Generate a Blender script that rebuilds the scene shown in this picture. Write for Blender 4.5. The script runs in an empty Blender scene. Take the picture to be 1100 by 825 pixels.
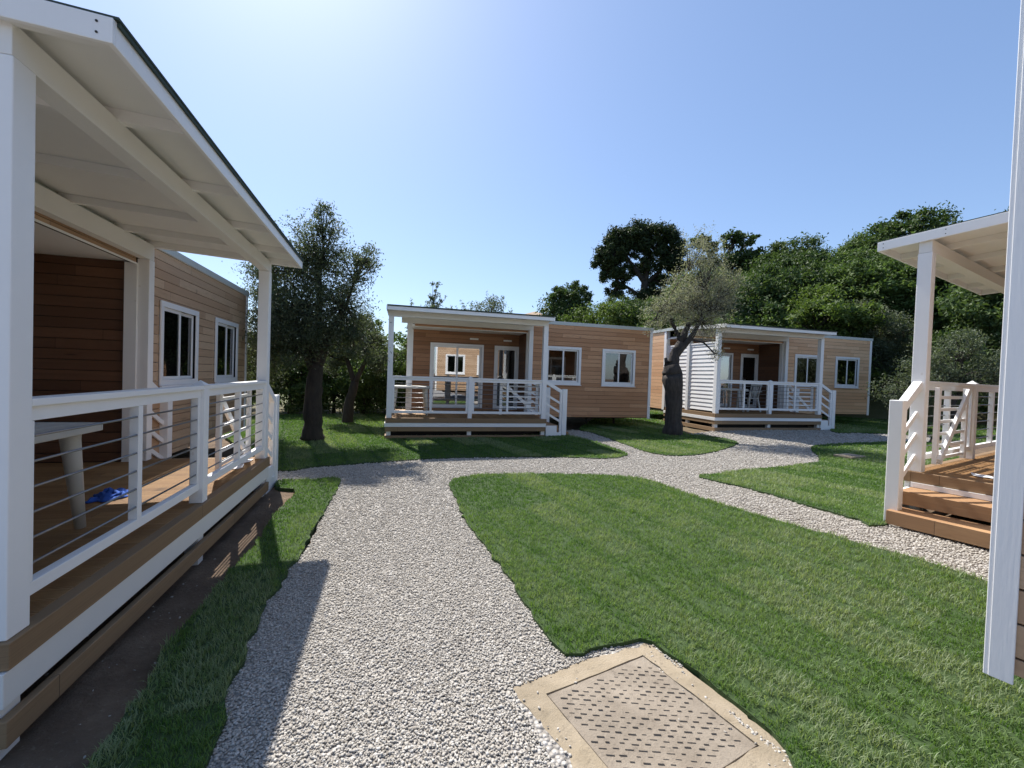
import bpy, math, random
import numpy as np
from mathutils import Vector, Matrix, geometry
random.seed(7); RNG = np.random.default_rng(7)
scene = bpy.context.scene
col = scene.collection
R = math.radians

# ------------------------------------------------------------------ helpers
def tag(o, label=None, cat=None, group=None, kind=None):
    if label: o['label'] = label
    if cat: o['category'] = cat
    if group: o['group'] = group
    if kind: o['kind'] = kind
    return o

def empty(name, loc=(0, 0, 0), rz=0.0):
    o = bpy.data.objects.new(name, None); col.objects.link(o)
    o.location = loc; o.rotation_euler = (0, 0, rz); o.empty_display_size = .2
    return o

class MB:
    def __init__(s, dz=0.0): s.v = []; s.f = []; s.dz = dz
    def add(s, vs, fs):
        b = len(s.v); s.v += [(x, y, z + s.dz) for x, y, z in vs]; s.f += [tuple(b + i for i in f) for f in fs]; return s
    def box(s, x0, x1, y0, y1, z0, z1):
        return s.add([(x0,y0,z0),(x1,y0,z0),(x1,y1,z0),(x0,y1,z0),(x0,y0,z1),(x1,y0,z1),(x1,y1,z1),(x0,y1,z1)],
              [(0,3,2,1),(4,5,6,7),(0,1,5,4),(1,2,6,5),(2,3,7,6),(3,0,4,7)])
    def hexa(s, p):   # eight points: bottom four counter-clockwise, then top four
        return s.add(p, [(0,3,2,1),(4,5,6,7),(0,1,5,4),(1,2,6,5),(2,3,7,6),(3,0,4,7)])
    def bar(s, p, q, w, h, side=None):
        p = Vector(p); q = Vector(q); d = (q - p).normalized()
        a = Vector(side) if side else (d.cross(Vector((0,0,1))) if abs(d.z) < .95 else Vector((1,0,0)))
        a = (a - d * a.dot(d)).normalized(); b = a.cross(d).normalized()
        c = []
        for e in (p, q):
            for sx, sy in ((-1,-1),(1,-1),(1,1),(-1,1)): c.append(tuple(e + a*sx*w/2 + b*sy*h/2))
        return s.add(c, [(0,1,2,3),(7,6,5,4),(0,4,5,1),(1,5,6,2),(2,6,7,3),(3,7,4,0)])
    def tube(s, pts, rads, n=8, cap=True):
        rings = []; vs = []; fs = []
        pts = [Vector(p) for p in pts]
        for i, p in enumerate(pts):
            d = (pts[min(i+1, len(pts)-1)] - pts[max(i-1, 0)]).normalized()
            a = d.cross(Vector((0,0,1))) if abs(d.z) < .9 else d.cross(Vector((0,1,0)))
            a.normalize(); b = d.cross(a)
            for k in range(n):
                t = 2*math.pi*k/n
                vs.append(tuple(p + (a*math.cos(t) + b*math.sin(t))*rads[i]))
        for i in range(len(pts)-1):
            for k in range(n):
                fs.append((i*n+k, i*n+(k+1)%n, (i+1)*n+(k+1)%n, (i+1)*n+k))
        if cap: fs.append(tuple(range(n-1, -1, -1))); fs.append(tuple((len(pts)-1)*n+k for k in range(n)))
        return s.add(vs, fs)
    def build(s, name, mat, parent=None, bevel=0.0, smooth=False, label=None):
        me = bpy.data.meshes.new(name); me.from_pydata(s.v, [], s.f)
        if smooth: me.polygons.foreach_set('use_smooth', [True]*len(me.polygons))
        me.materials.append(mat); me.update()
        o = bpy.data.objects.new(name, me); col.objects.link(o)
        if parent: o.parent = parent
        if bevel:
            m = o.modifiers.new('bevel', 'BEVEL'); m.width = bevel; m.segments = 2; m.limit_method = 'ANGLE'
        if label: o['label'] = label
        return o

def np_mesh(name, verts, loops, starts, totals, mat, parent=None, attr=None, smooth=False):
    me = bpy.data.meshes.new(name)
    me.vertices.add(len(verts)); me.vertices.foreach_set('co', np.asarray(verts, np.float32).ravel())
    me.loops.add(len(loops)); me.loops.foreach_set('vertex_index', np.asarray(loops, np.int32))
    me.polygons.add(len(starts)); me.polygons.foreach_set('loop_start', np.asarray(starts, np.int32))
    try: me.polygons.foreach_set('loop_total', np.asarray(totals, np.int32))
    except Exception: pass
    if smooth: me.polygons.foreach_set('use_smooth', np.ones(len(starts), bool))
    me.update(calc_edges=True)
    if attr is not None:
        a = me.attributes.new('tone', 'FLOAT', 'POINT'); a.data.foreach_set('value', np.asarray(attr, np.float32))
    me.materials.append(mat)
    o = bpy.data.objects.new(name, me); col.objects.link(o)
    if parent: o.parent = parent
    return o

# ------------------------------------------------------------------ materials
class NT:
    def __init__(s, name):
        s.m = bpy.data.materials.new(name); s.m.use_nodes = True; s.t = s.m.node_tree; s.t.nodes.clear()
        s.out = s.t.nodes.new('ShaderNodeOutputMaterial')
    def n(s, typ, ins=None, **kw):
        nd = s.t.nodes.new('ShaderNode' + typ)
        for k, v in kw.items(): setattr(nd, k, v)
        for k, v in (ins or {}).items():
            if isinstance(v, bpy.types.NodeSocket): s.t.links.new(v, nd.inputs[k])
            else: nd.inputs[k].default_value = v
        return nd
    def math(s, op, a, b=0.0, c=0.0, clamp=False):
        nd = s.t.nodes.new('ShaderNodeMath'); nd.operation = op; nd.use_clamp = clamp
        for i, v in enumerate((a, b, c)):
            if isinstance(v, bpy.types.NodeSocket): s.t.links.new(v, nd.inputs[i])
            else: nd.inputs[i].default_value = v
        return nd.outputs[0]
    def mix(s, fac, a, b, typ='MIX'):
        nd = s.t.nodes.new('ShaderNodeMix'); nd.data_type = 'RGBA'; nd.blend_type = typ
        for i, v in ((0, fac), (6, a), (7, b)):
            if isinstance(v, bpy.types.NodeSocket): s.t.links.new(v, nd.inputs[i])
            elif i == 0: nd.inputs[0].default_value = v
            else: nd.inputs[i].default_value = (*v, 1) if len(v) == 3 else v
        return nd.outputs[2]
    def ramp(s, fac, stops):
        nd = s.t.nodes.new('ShaderNodeValToRGB'); s.t.links.new(fac, nd.inputs[0])
        e = nd.color_ramp.elements
        while len(e) < len(stops): e.new(.5)
        for i, (p, c) in enumerate(stops): e[i].position = p; e[i].color = (*c, 1) if len(c) == 3 else c
        return nd.outputs[0]
    def coord(s, scale=(1,1,1), kind='Object'):
        tc = s.t.nodes.new('ShaderNodeTexCoord'); mp = s.t.nodes.new('ShaderNodeMapping')
        mp.inputs['Scale'].default_value = scale; s.t.links.new(tc.outputs[kind], mp.inputs['Vector']); return mp.outputs[0]
    def noise(s, vec, scale=5, detail=4, rough=.6, out=0):
        return s.n('TexNoise', {'Vector': vec, 'Scale': scale, 'Detail': detail, 'Roughness': rough}).outputs[out]
    def bump(s, h, strength=.3, dist=.01):
        return s.n('Bump', {'Height': h, 'Strength': strength, 'Distance': dist}).outputs[0]
    def pbr(s, base, rough=.6, normal=None, **kw):
        p = s.n('BsdfPrincipled', {'Roughness': rough})
        if isinstance(base, bpy.types.NodeSocket): s.t.links.new(base, p.inputs['Base Color'])
        else: p.inputs['Base Color'].default_value = (*base, 1)
        if normal is not None: s.t.links.new(normal, p.inputs['Normal'])
        for k, v in kw.items(): p.inputs[k.replace('_', ' ')].default_value = v
        s.t.links.new(p.outputs[0], s.out.inputs[0]); return s.m

def white_paint(name, c=(.84,.84,.835), knots=.22):
    t = NT(name); v = t.coord()
    n1 = t.noise(t.coord((3,3,3)), 2.2, 5); n2 = t.noise(t.coord((30,30,3)), 3, 3)
    k = t.n('TexVoronoi', {'Vector': t.coord((3.2,3.2,2.1)), 'Scale': 1.6}).outputs['Distance']
    kn = t.math('LESS_THAN', k, .05)
    a = t.mix(t.math('MULTIPLY', t.math('SUBTRACT', n1, .35, clamp=True), .35), c, tuple(x*.82 for x in c))
    a = t.mix(t.math('MULTIPLY', kn, knots), a, (.45,.36,.27))
    return t.pbr(a, .5, t.bump(n2, .12, .004))

def wood(name, c1, c2, bh, axis='z', rough=.62, knot=1.0, grain=(1.3,1.3,34), bump=.25, dark=.5):
    """boards of height bh stacked along axis; grain runs along the board"""
    t = NT(name); tc = t.n('TexCoord').outputs['Object']; sp = t.n('SeparateXYZ', {0: tc})
    idx = t.math('FLOOR', t.math('DIVIDE', sp.outputs['XYZ'.index(axis.upper())], bh))
    long_ = t.math('ADD', sp.outputs[0], sp.outputs[1]) if axis == 'z' else sp.outputs[1 if axis == 'x' else 0]
    w0 = t.n('TexWhiteNoise', {'W': idx}, noise_dimensions='1D').outputs['Value']
    seg = t.math('FLOOR', t.math('DIVIDE', t.math('ADD', long_, t.math('MULTIPLY', w0, 3.7)), 2.4))
    wv = t.n('CombineXYZ', {0: idx, 1: seg, 2: 3.0}).outputs[0]
    wn = t.n('TexWhiteNoise', {'Vector': wv}, noise_dimensions='3D')
    off = t.n('VectorMath', {0: tc, 1: wn.outputs['Color']}, operation='MULTIPLY_ADD')
    off.inputs[1].default_value = (1,1,1); t.t.links.new(wn.outputs['Color'], off.inputs[2])
    mp = t.n('Mapping', {'Vector': off.outputs[0], 'Scale': grain}).outputs[0]
    g = t.noise(mp, 2.0, 6, .65); g2 = t.noise(mp, 7.0, 3, .6)
    f = t.math('ADD', t.math('MULTIPLY', g, .75), t.math('MULTIPLY', t.math('SUBTRACT', wn.outputs['Value'], .5), .62))
    c = t.mix(t.ramp(f, [(.2, (0,0,0)), (.62, (1,1,1))]), c2, c1)
    c = t.mix(t.math('MULTIPLY', t.ramp(g2, [(.5, (0,0,0)), (.75, (1,1,1))]), .35), c, tuple(x*dark for x in c2))
    ks = tuple(a*b for a, b in zip((2.1,2.1,2.1), {'z': (1,1,2.6), 'x': (2.6,1,1), 'y': (1,2.6,1)}[axis]))
    vk = t.n('TexVoronoi', {'Vector': t.n('Mapping', {'Vector': off.outputs[0], 'Scale': ks}).outputs[0], 'Scale': 1.25})
    kk = t.ramp(vk.outputs['Distance'], [(.035, (1,1,1)), (.10, (0,0,0))])
    c = t.mix(t.math('MULTIPLY', kk, .75*knot), c, tuple(x*.28 for x in c2))
    fr = t.math('FRACT', t.math('DIVIDE', t.math('ADD', long_, t.math('MULTIPLY', w0, 3.7)), 2.4))
    c = t.mix(t.math('MULTIPLY', t.math('LESS_THAN', fr, .0017), .85), c, tuple(x*.15 for x in c2))
    return t.pbr(c, rough, t.bump(t.math('ADD', g2, t.math('MULTIPLY', kk, .4)), bump, .004))

M = {}
M['white'] = white_paint('white_paint')
M['white_weathered'] = white_paint('weathered_white_paint', (.78,.77,.74), .3)
M['clad'] = wood('brown_cladding', (.58,.32,.17), (.44,.225,.112), .1204)
M['clad_grey'] = wood('weathered_cladding', (.54,.37,.235), (.43,.275,.165), .1204)
M['clad_pale'] = wood('pale_cladding', (.78,.50,.295), (.66,.395,.22), .1204)
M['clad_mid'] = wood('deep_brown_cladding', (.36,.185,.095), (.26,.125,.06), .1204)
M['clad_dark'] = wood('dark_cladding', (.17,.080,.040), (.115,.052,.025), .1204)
M['deck'] = wood('deck_boards', (.40,.24,.105), (.30,.17,.072), .12, 'x', .7, .7, (26,1.2,26), .3)
M['board'] = wood('fascia_timber', (.33,.22,.12), (.25,.16,.085), .4, 'z', .7, .9)
M['board_red'] = wood('step_timber', (.48,.295,.15), (.36,.205,.10), .17, 'z', .65, 1.0)
def plain(name, c, rough=.5, **kw): return NT(name).pbr(c, rough, **kw)
M['metal'] = plain('steel_rod', (.24,.24,.245), .35, Metallic=.9)
M['trim'] = plain('grey_metal_trim', (.50,.53,.51), .45)
M['felt'] = plain('green_roof_felt', (.035,.055,.045), .85)
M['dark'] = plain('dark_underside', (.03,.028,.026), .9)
M['inside'] = plain('interior_wall', (.42,.37,.31), .8)
M['pvc'] = plain('white_window_frame', (.80,.80,.80), .3)
M['plastic'] = plain('white_plastic', (.56,.555,.52), .45)
M['handle'] = plain('door_handle_metal', (.55,.55,.55), .3, Metallic=1.0)
M['lamp'] = plain('lamp_cover', (.82,.82,.80), .35)
M['paper'] = plain('white_paper', (.80,.82,.86), .8)
M['stucco'] = plain('ochre_stucco', (.52,.42,.26), .9)
M['tile'] = plain('terracotta_tile', (.36,.25,.16), .85)
def fabric(name, c):
    t = NT(name); return t.pbr(c, .9, t.bump(t.noise(t.coord(), 60), .2, .003))
M['curtain'] = fabric('beige_curtain', (.72,.66,.57)); M['blue'] = fabric('blue_cloth', (.02,.09,.40))
def glass(name, refl):
    t = NT(name)
    fr = t.n('Fresnel', {'IOR': 1.6}).outputs[0]
    tr = t.n('BsdfTransparent', {'Color': (.55,.58,.58,1)}); gl = t.n('BsdfGlossy', {'Color': (.95,.96,.97,1), 'Roughness': .01})
    f = t.math('ADD', t.math('MULTIPLY', fr, 1.0), refl, clamp=True)
    mx = t.n('MixShader', {0: f}); t.t.links.new(tr.outputs[0], mx.inputs[1]); t.t.links.new(gl.outputs[0], mx.inputs[2])
    t.t.links.new(mx.outputs[0], t.out.inputs[0]); return t.m
M['glass'] = glass('window_glass', .09); M['glass_sun'] = glass('solar_glass', .36)

def foliage(name, dark, mid, light, trans=.35, nscale=1.2):
    t = NT(name)
    rnd = t.n('NewGeometry').outputs['Random Per Island']
    nz = t.noise(t.coord(), nscale, 3)
    f = t.math('ADD', t.math('MULTIPLY', rnd, .55), t.math('MULTIPLY', nz, .6))
    c = t.ramp(f, [(.25, dark), (.55, mid), (.88, light)])
    p = t.n('BsdfPrincipled', {'Base Color': c, 'Roughness': .6, 'Specular IOR Level': .22})
    tl = t.n('BsdfTranslucent', {'Color': t.mix(1.0, c, (1.25,1.35,.7), 'MULTIPLY')})
    mx = t.n('MixShader', {0: trans}); t.t.links.new(p.outputs[0], mx.inputs[1]); t.t.links.new(tl.outputs[0], mx.inputs[2])
    t.t.links.new(mx.outputs[0], t.out.inputs[0]); return t.m
M['olive'] = foliage('olive_leaves', (.045,.060,.030), (.085,.105,.058), (.15,.17,.11))
M['olive_grey'] = foliage('grey_olive_leaves', (.17,.165,.13), (.26,.255,.205), (.37,.36,.30))
M['leaf_dark'] = foliage('dark_leaves', (.032,.058,.02), (.060,.10,.032), (.105,.145,.052), .25, .6)
M['leaf_mid'] = foliage('mid_leaves', (.052,.088,.028), (.092,.148,.046), (.15,.205,.072), .3, .6)
M['leaf_light'] = foliage('light_leaves', (.05,.085,.022), (.09,.135,.035), (.14,.19,.055), .35, .6)
M['leaf_silver'] = foliage('silver_leaves', (.055,.075,.045), (.10,.125,.078), (.17,.195,.13), .3, .8)
M['pine'] = foliage('pine_needles', (.016,.030,.016), (.034,.056,.025), (.065,.09,.034), .15, .5)
def bark(name, c1, c2):
    t = NT(name); n = t.noise(t.coord((6,6,1.4)), 2.5, 8, .7); n2 = t.noise(t.coord(), 2, 3)
    c = t.mix(t.ramp(n, [(.35, (0,0,0)), (.65, (1,1,1))]), c2, c1)
    return t.pbr(t.mix(t.math('MULTIPLY', n2, .4), c, c2), .95, t.bump(n, .9, .04))
M['bark'] = bark('olive_bark', (.085,.07,.06), (.03,.025,.022)); M['bark_dark'] = bark('dark_bark', (.07,.055,.042), (.025,.02,.016))

def grass_mat():
    t = NT('grass_blades'); rnd = t.n('NewGeometry').outputs['Random Per Island']
    tone = t.n('Attribute', attribute_name='tone').outputs['Fac']
    c = t.ramp(t.math('ADD', t.math('MULTIPLY', rnd, .28), t.math('MULTIPLY', tone, .72)),
               [(.08, (.042,.104,.013)), (.38, (.088,.175,.030)), (.64, (.155,.235,.075)), (.92, (.27,.315,.185))])
    p = t.n('BsdfPrincipled', {'Base Color': c, 'Roughness': .5, 'Specular IOR Level': .35})
    tl = t.n('BsdfTranslucent', {'Color': t.mix(1.0, c, (1.3,1.4,.6), 'MULTIPLY')})
    mx = t.n('MixShader', {0: .38}); t.t.links.new(p.outputs[0], mx.inputs[1]); t.t.links.new(tl.outputs[0], mx.inputs[2])
    t.t.links.new(mx.outputs[0], t.out.inputs[0]); return t.m
M['grass'] = grass_mat()
def soil_mat():
    t = NT('soil'); v = t.coord()
    n = t.noise(v, 3, 8, .65); n2 = t.noise(v, 38, 5, .7); n3 = t.noise(v, .25, 4)
    c = t.ramp(n, [(.3, (.085,.055,.033)), (.55, (.15,.10,.062)), (.75, (.22,.155,.10))])
    c = t.mix(t.ramp(n2, [(.58, (0,0,0)), (.72, (.7,.7,.7))]), c, (.26,.21,.15))
    sp = t.n('SeparateXYZ', {0: v}); far = t.math('SUBTRACT', t.math('MULTIPLY', sp.outputs[1], .1), 1.1, clamp=True)
    c = t.mix(far, c, t.mix(n, (.07,.09,.025), (.14,.14,.05)))
    return t.pbr(c, .95, t.bump(t.math('ADD', n2, t.math('MULTIPLY', n, 2)), .8, .03))
M['soil'] = soil_mat()
def turf_mat():
    t = NT('turf_base'); n = t.noise(t.coord(), 14, 6)
    return t.pbr(t.mix(n, (.022,.046,.010), (.045,.08,.019)), .95, t.bump(n, .6, .02))
M['turf'] = turf_mat()
def gravel_mat():
    t = NT('gravel_bed'); v = t.coord()
    vo = t.n('TexVoronoi', {'Vector': v, 'Scale': 46.0}); big = t.noise(v, 1.2, 4)
    wn = t.n('TexWhiteNoise', {'Vector': vo.outputs['Position']}, noise_dimensions='3D').outputs['Value']
    c = t.ramp(wn, [(.0, (.34,.315,.285)), (.5, (.46,.435,.40)), (1, (.58,.56,.53))])
    c = t.mix(t.ramp(vo.outputs['Distance'], [(.35, (0,0,0)), (.75, (.8,.8,.8))]), c, (.20,.18,.155))
    c = t.mix(t.math('MULTIPLY', big, .3), c, (.34,.30,.25))
    return t.pbr(c, .9, t.bump(t.math('SUBTRACT', 1.0, vo.outputs['Distance']), 1.0, .02))
M['gravel'] = gravel_mat()
def pebble_mat():
    t = NT('pebbles'); rnd = t.n('NewGeometry').outputs['Random Per Island']
    c = t.ramp(rnd, [(0, (.22,.195,.16)), (.15, (.36,.33,.285)), (.55, (.435,.405,.355)), (.88, (.51,.48,.43)), (1, (.61,.58,.53))])
    return t.pbr(t.mix(t.math('MULTIPLY', t.noise(t.coord(), 1.1, 3), .22), c, (.36,.31,.25)), .85)
M['pebble'] = pebble_mat()
def concrete(name, c1, c2):
    t = NT(name); n = t.noise(t.coord(), 5, 8, .65); n2 = t.noise(t.coord(), 90, 3); n3 = t.noise(t.coord(), 1.7, 4)
    c = t.mix(t.ramp(n, [(.35, (0,0,0)), (.68, (1,1,1))]), c1, c2)
    c = t.mix(t.ramp(n3, [(.45, (0,0,0)), (.7, (.6,.6,.6))]), c, tuple(x*.66 for x in c1))
    n4 = t.noise(t.coord(), 22, 6, .75); c = t.mix(t.ramp(n4, [(.56, (0,0,0)), (.70, (.7,.7,.7))]), c, tuple(x*.5 for x in c1))
    return t.pbr(c, .92, t.bump(t.math('ADD', n4, t.math('MULTIPLY', n2, .5)), .6, .012))
M['concrete'] = concrete('sandy_concrete', (.285,.23,.155), (.37,.305,.22)); M['lid'] = concrete('hatch_concrete', (.23,.19,.145), (.33,.28,.22))

# ------------------------------------------------------------------ terrain
CP = np.array([(-2.3,3.5,-.05),(-.5,10.5,.02),(8,13.5,.21),(4.4,4.6,.21),(1,2,0.0),(0,0,0),(-4,10,0),(3,11,.08),(12,16,.25),(20,10,.4),(-15,10,0),(0,30,.3),(-10,30,.1)])
def sstep(a, b, x): t = np.clip((x-a)/(b-a), 0, 1); return t*t*(3-2*t)
def G(x, y):
    x = np.asarray(x, float); y = np.asarray(y, float); s = 0; w = 0
    for a, b, c in CP:
        k = 1/((x-a)**2+(y-b)**2+.6)**1.5; s = s+k*c; w = w+k
    return s/w
def H(x, y):
    x = np.asarray(x, float); y = np.asarray(y, float)
    d = .6*x+.8*y-24
    rel = np.where(y > 1, x/np.maximum(y, 1), 3.0)
    h = np.where(d > 0, 10.5*(1-np.exp(-np.maximum(d, 0)*.45/8.2)), 0)*sstep(.06, .32, rel)*sstep(-8, 4, y)
    return G(x, y)+h
def axis_pts(lo, hi, fine0, fine1, step):
    a = list(np.arange(fine0, fine1+1e-6, step)); x = fine1; s = step
    while x < hi: s *= 1.35; x += s; a.append(min(x, hi))
    x = fine0; s = step
    while x > lo: s *= 1.35; x -= s; a.insert(0, max(x, lo))
    return np.array(a)
ax = axis_pts(-900, 900, -14, 34, .5); ay = axis_pts(-900, 900, -3, 50, .5)
X, Y = np.meshgrid(ax, ay); Z = H(X, Y)-.005
Z += (.02*np.sin(X*3.1+Y*1.3)*np.sin(Y*2.7-X*.7)-.02)
nx, ny = len(ax), len(ay)
ii = np.arange(nx*ny).reshape(ny, nx)
quads = np.stack([ii[:-1,:-1], ii[:-1,1:], ii[1:,1:], ii[1:,:-1]], -1).reshape(-1, 4)
g = np_mesh('ground', np.stack([X, Y, Z], -1).reshape(-1, 3), quads.ravel(), np.arange(len(quads))*4, np.full(len(quads), 4), M['soil'], smooth=True)
tag(g, 'brown bare soil and hillside ground around the cabins', 'ground', kind='structure')

POLY = {
'A':[[-0.86,6.193],[-0.653,5.347],[-0.474,4.694],[-0.309,4.219],[-0.139,3.786],[0.016,3.369],[0.121,3.048],[0.207,2.784],[0.281,2.571],[0.338,2.428],[0.443,2.441],[0.61,2.516],[0.829,2.598],[0.888,2.565],[0.976,2.451],[1.048,2.302],[1.118,2.182],[1.195,2.058],[1.258,1.936],[1.249,1.816],[1.207,1.67],[1.115,1.356],[1.125,1.057],[2.028,1.259],[3.49,2.218],[3.732,2.981],[3.657,3.147],[3.546,3.378],[3.36,3.669],[3.039,4.12],[2.663,4.761],[2.341,5.496],[2.098,6.226],[1.801,6.548],[0.79,6.752],[-0.388,6.648],[-0.701,6.461]],
'B':[[2.897,6.495],[3.284,6.708],[3.917,7.059],[5.078,7.648],[6.017,8.253],[6.506,9.013],[7.141,10.058],[8.098,10.506],[9.708,11.032],[11.102,10.976],[9.421,8.385],[5.321,5.338],[3.789,4.277],[3.673,4.459],[3.472,5.03],[3.213,5.77]],
'C':[[2.068,12.832],[2.343,11.657],[2.676,10.001],[2.957,8.85],[3.435,8.586],[4.198,9.019],[5.329,10.13],[5.732,10.817],[5.434,11.72],[5.003,12.24],[5.425,14.47],[6.662,18.689],[6.665,20.2],[5.708,19.94],[3.223,16.153]],
'D':[[12.895,17.807],[9.94,13.182],[10.468,12.871],[11.254,12.804],[12.279,12.42],[12.513,11.165],[15.498,12.838],[23.61,20.332],[22.886,23.216],[19.903,23.291]],
'E':[[-3.619,6.607],[-3.143,6.927],[-2.637,7.201],[-2.088,7.495],[-1.325,7.832],[-0.306,8.092],[0.949,8.218],[1.831,8.131],[2.311,8.462],[2.375,8.998],[2.053,10.176],[1.567,11.201],[1.089,11.907],[0.326,12.828],[-1.447,13.621],[-3.952,15.209],[-4.956,15.223],[-6.966,14.552],[-9.289,13.749],[-6.453,9.566],[-4.668,7.679]],
'F':[[-3.252,6.064],[-2.923,6.156],[-2.505,6.257],[-2.301,5.636],[-2.183,5.188],[-1.975,4.307],[-1.827,3.743],[-1.74,3.333],[-1.654,2.976],[-1.502,2.512],[-1.361,2.128],[-1.231,1.807],[-1.139,1.599],[-1.098,1.434],[-1.506,1.426],[-1.617,1.668],[-1.664,1.78],[-1.728,1.962],[-1.808,2.165],[-1.945,2.427],[-2.013,2.75],[-2.156,3.189],[-2.272,3.73],[-2.627,4.874],[-2.794,5.583],[-3.135,5.71]],
'gravel':[[-3.3,5.95],[-2.7,5.8],[-2.335,5.717],[-1.838,3.903],[-1.75,2.951],[-1.433,2.016],[-1.248,1.563],[-1.1,1.189],[-0.393,0.788],[0.328,0.801],[0.883,1.052],[1.115,1.356],[1.3,1.67],[1.1,2.513],[3.115,3.089],[3.621,2.839],[4.422,3.052],[5.0,3.9],[4.7,4.9],[5.2,5.6],[12.279,12.42],[12.708,14.116],[10.543,13.708],[6.508,12.842],[3.807,11.449],[2.505,12.483],[1.35,11.915],[1.102,9.624],[-2.251,8.068],[-3.851,7.026],[-4.668,7.679],[-4.247,6.635]],
}
def refine(poly, step, amp, seed):
    r = random.Random(seed); out = []
    n = len(poly)
    for i in range(n):
        p0, p1, p2, p3 = [np.array(poly[(i+k-1) % n]) for k in range(4)]
        L = np.linalg.norm(p2-p1); k = max(1, int(L/step))
        for j in range(k):
            t = j/k
            q = .5*((2*p1)+(-p0+p2)*t+(2*p0-5*p1+4*p2-p3)*t*t+(-p0+3*p1-3*p2+p3)*t**3) if L < 1.6 else p1+(p2-p1)*t
            out.append((q[0]+r.gauss(0, amp), q[1]+r.gauss(0, amp)))
    return out
def inside(poly, x, y):
    p = np.asarray(poly); r = np.zeros(len(x), bool); j = len(p)-1
    for i in range(len(p)):
        xi, yi = p[i]; xj, yj = p[j]
        c = ((yi > y) != (yj > y)) & (x < (xj-xi)*(y-yi)/(yj-yi+1e-12)+xi); r ^= c; j = i
    return r
def sheet(name, poly, dz, mat, skirt=0.0, grid=.35):
    p = np.array(poly); lo = p.min(0); hi = p.max(0)
    gx, gy = np.meshgrid(np.arange(lo[0], hi[0], grid), np.arange(lo[1], hi[1], grid)); gx = gx.ravel(); gy = gy.ravel()
    k = inside(poly, gx, gy); pts = [Vector(q) for q in poly]+[Vector((a, b)) for a, b in zip(gx[k], gy[k])]
    n = len(poly)
    vs, es, fs, *_ = geometry.delaunay_2d_cdt(pts, [], [list(range(n))], 1, 1e-5)
    xs = np.array([v.x for v in vs]); ys = np.array([v.y for v in vs]); zs = G(xs, ys)+dz
    verts = [tuple(t) for t in zip(xs, ys, zs)]; faces = [tuple(f) for f in fs]
    if skirt:
        cnt = {}
        for f in faces:
            for a, b in zip(f, f[1:]+f[:1]): cnt[(a, b)] = 1
        for (a, b) in list(cnt):
            if (b, a) not in cnt:
                i0 = len(verts); va, vb = verts[a], verts[b]
                verts += [(va[0], va[1], va[2]-skirt), (vb[0], vb[1], vb[2]-skirt)]; faces.append((b, a, i0, i0+1))
    m = MB(); m.v = verts; m.f = faces
    return m.build(name, mat, smooth=False)
RP = {k: refine(v, .09, .012, i) for i, (k, v) in enumerate(POLY.items())}
gp_ = sheet('gravel_path', RP['gravel'], .012, M['gravel']); tag(gp_, 'pale gravel path winding between the lawns', 'path', kind='structure')
HB = [(.876,2.619),(.059,2.162)]
hu = np.array([.059-.876, 2.162-2.619]); hl = np.linalg.norm(hu); hu /= hl
hv = np.array([1.198-.876, 1.819-2.619]); hw = np.linalg.norm(hv); hv /= hw
hatch_poly = [tuple(np.array(HB[0])+hu*a+hv*b) for a, b in ((0,0),(.94,0),(.94,1.05),(0,1.05))]
yard = sheet('bounce_gravel', refine([(-5.5,.55),(-1.2,.72),(.9,.72),(1.0,-.6),(6.0,-3.5),(7,-14),(-8,-14)], .5, .03, 77), .012, M['gravel'], 0, 1.0); tag(yard, 'unseen pale gravel added behind the viewpoint to bounce light', 'gravel yard', kind='structure')  # unseen gravel added to bounce sunlight onto posts, trims and cabin fronts
lawns = {'A': 'main', 'B': 'right', 'C': 'olive', 'D': 'far right', 'E': 'left', 'F': 'strip'}
lawn_label = {'A': 'big striped turf lawn in front of the hatch', 'B': 'turf lawn beside the timber steps at right',
  'C': 'turf island around the grey olive tree', 'D': 'shaded turf beyond the louvred cabin', 'E': 'turf lawn in front of the middle cabin and left olive', 'F': 'narrow turf strip along the left porch'}
for k in lawns:
    o = sheet('lawn', RP[k], .035, M['turf'], .06); tag(o, lawn_label[k], 'lawn', kind='structure')

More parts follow.
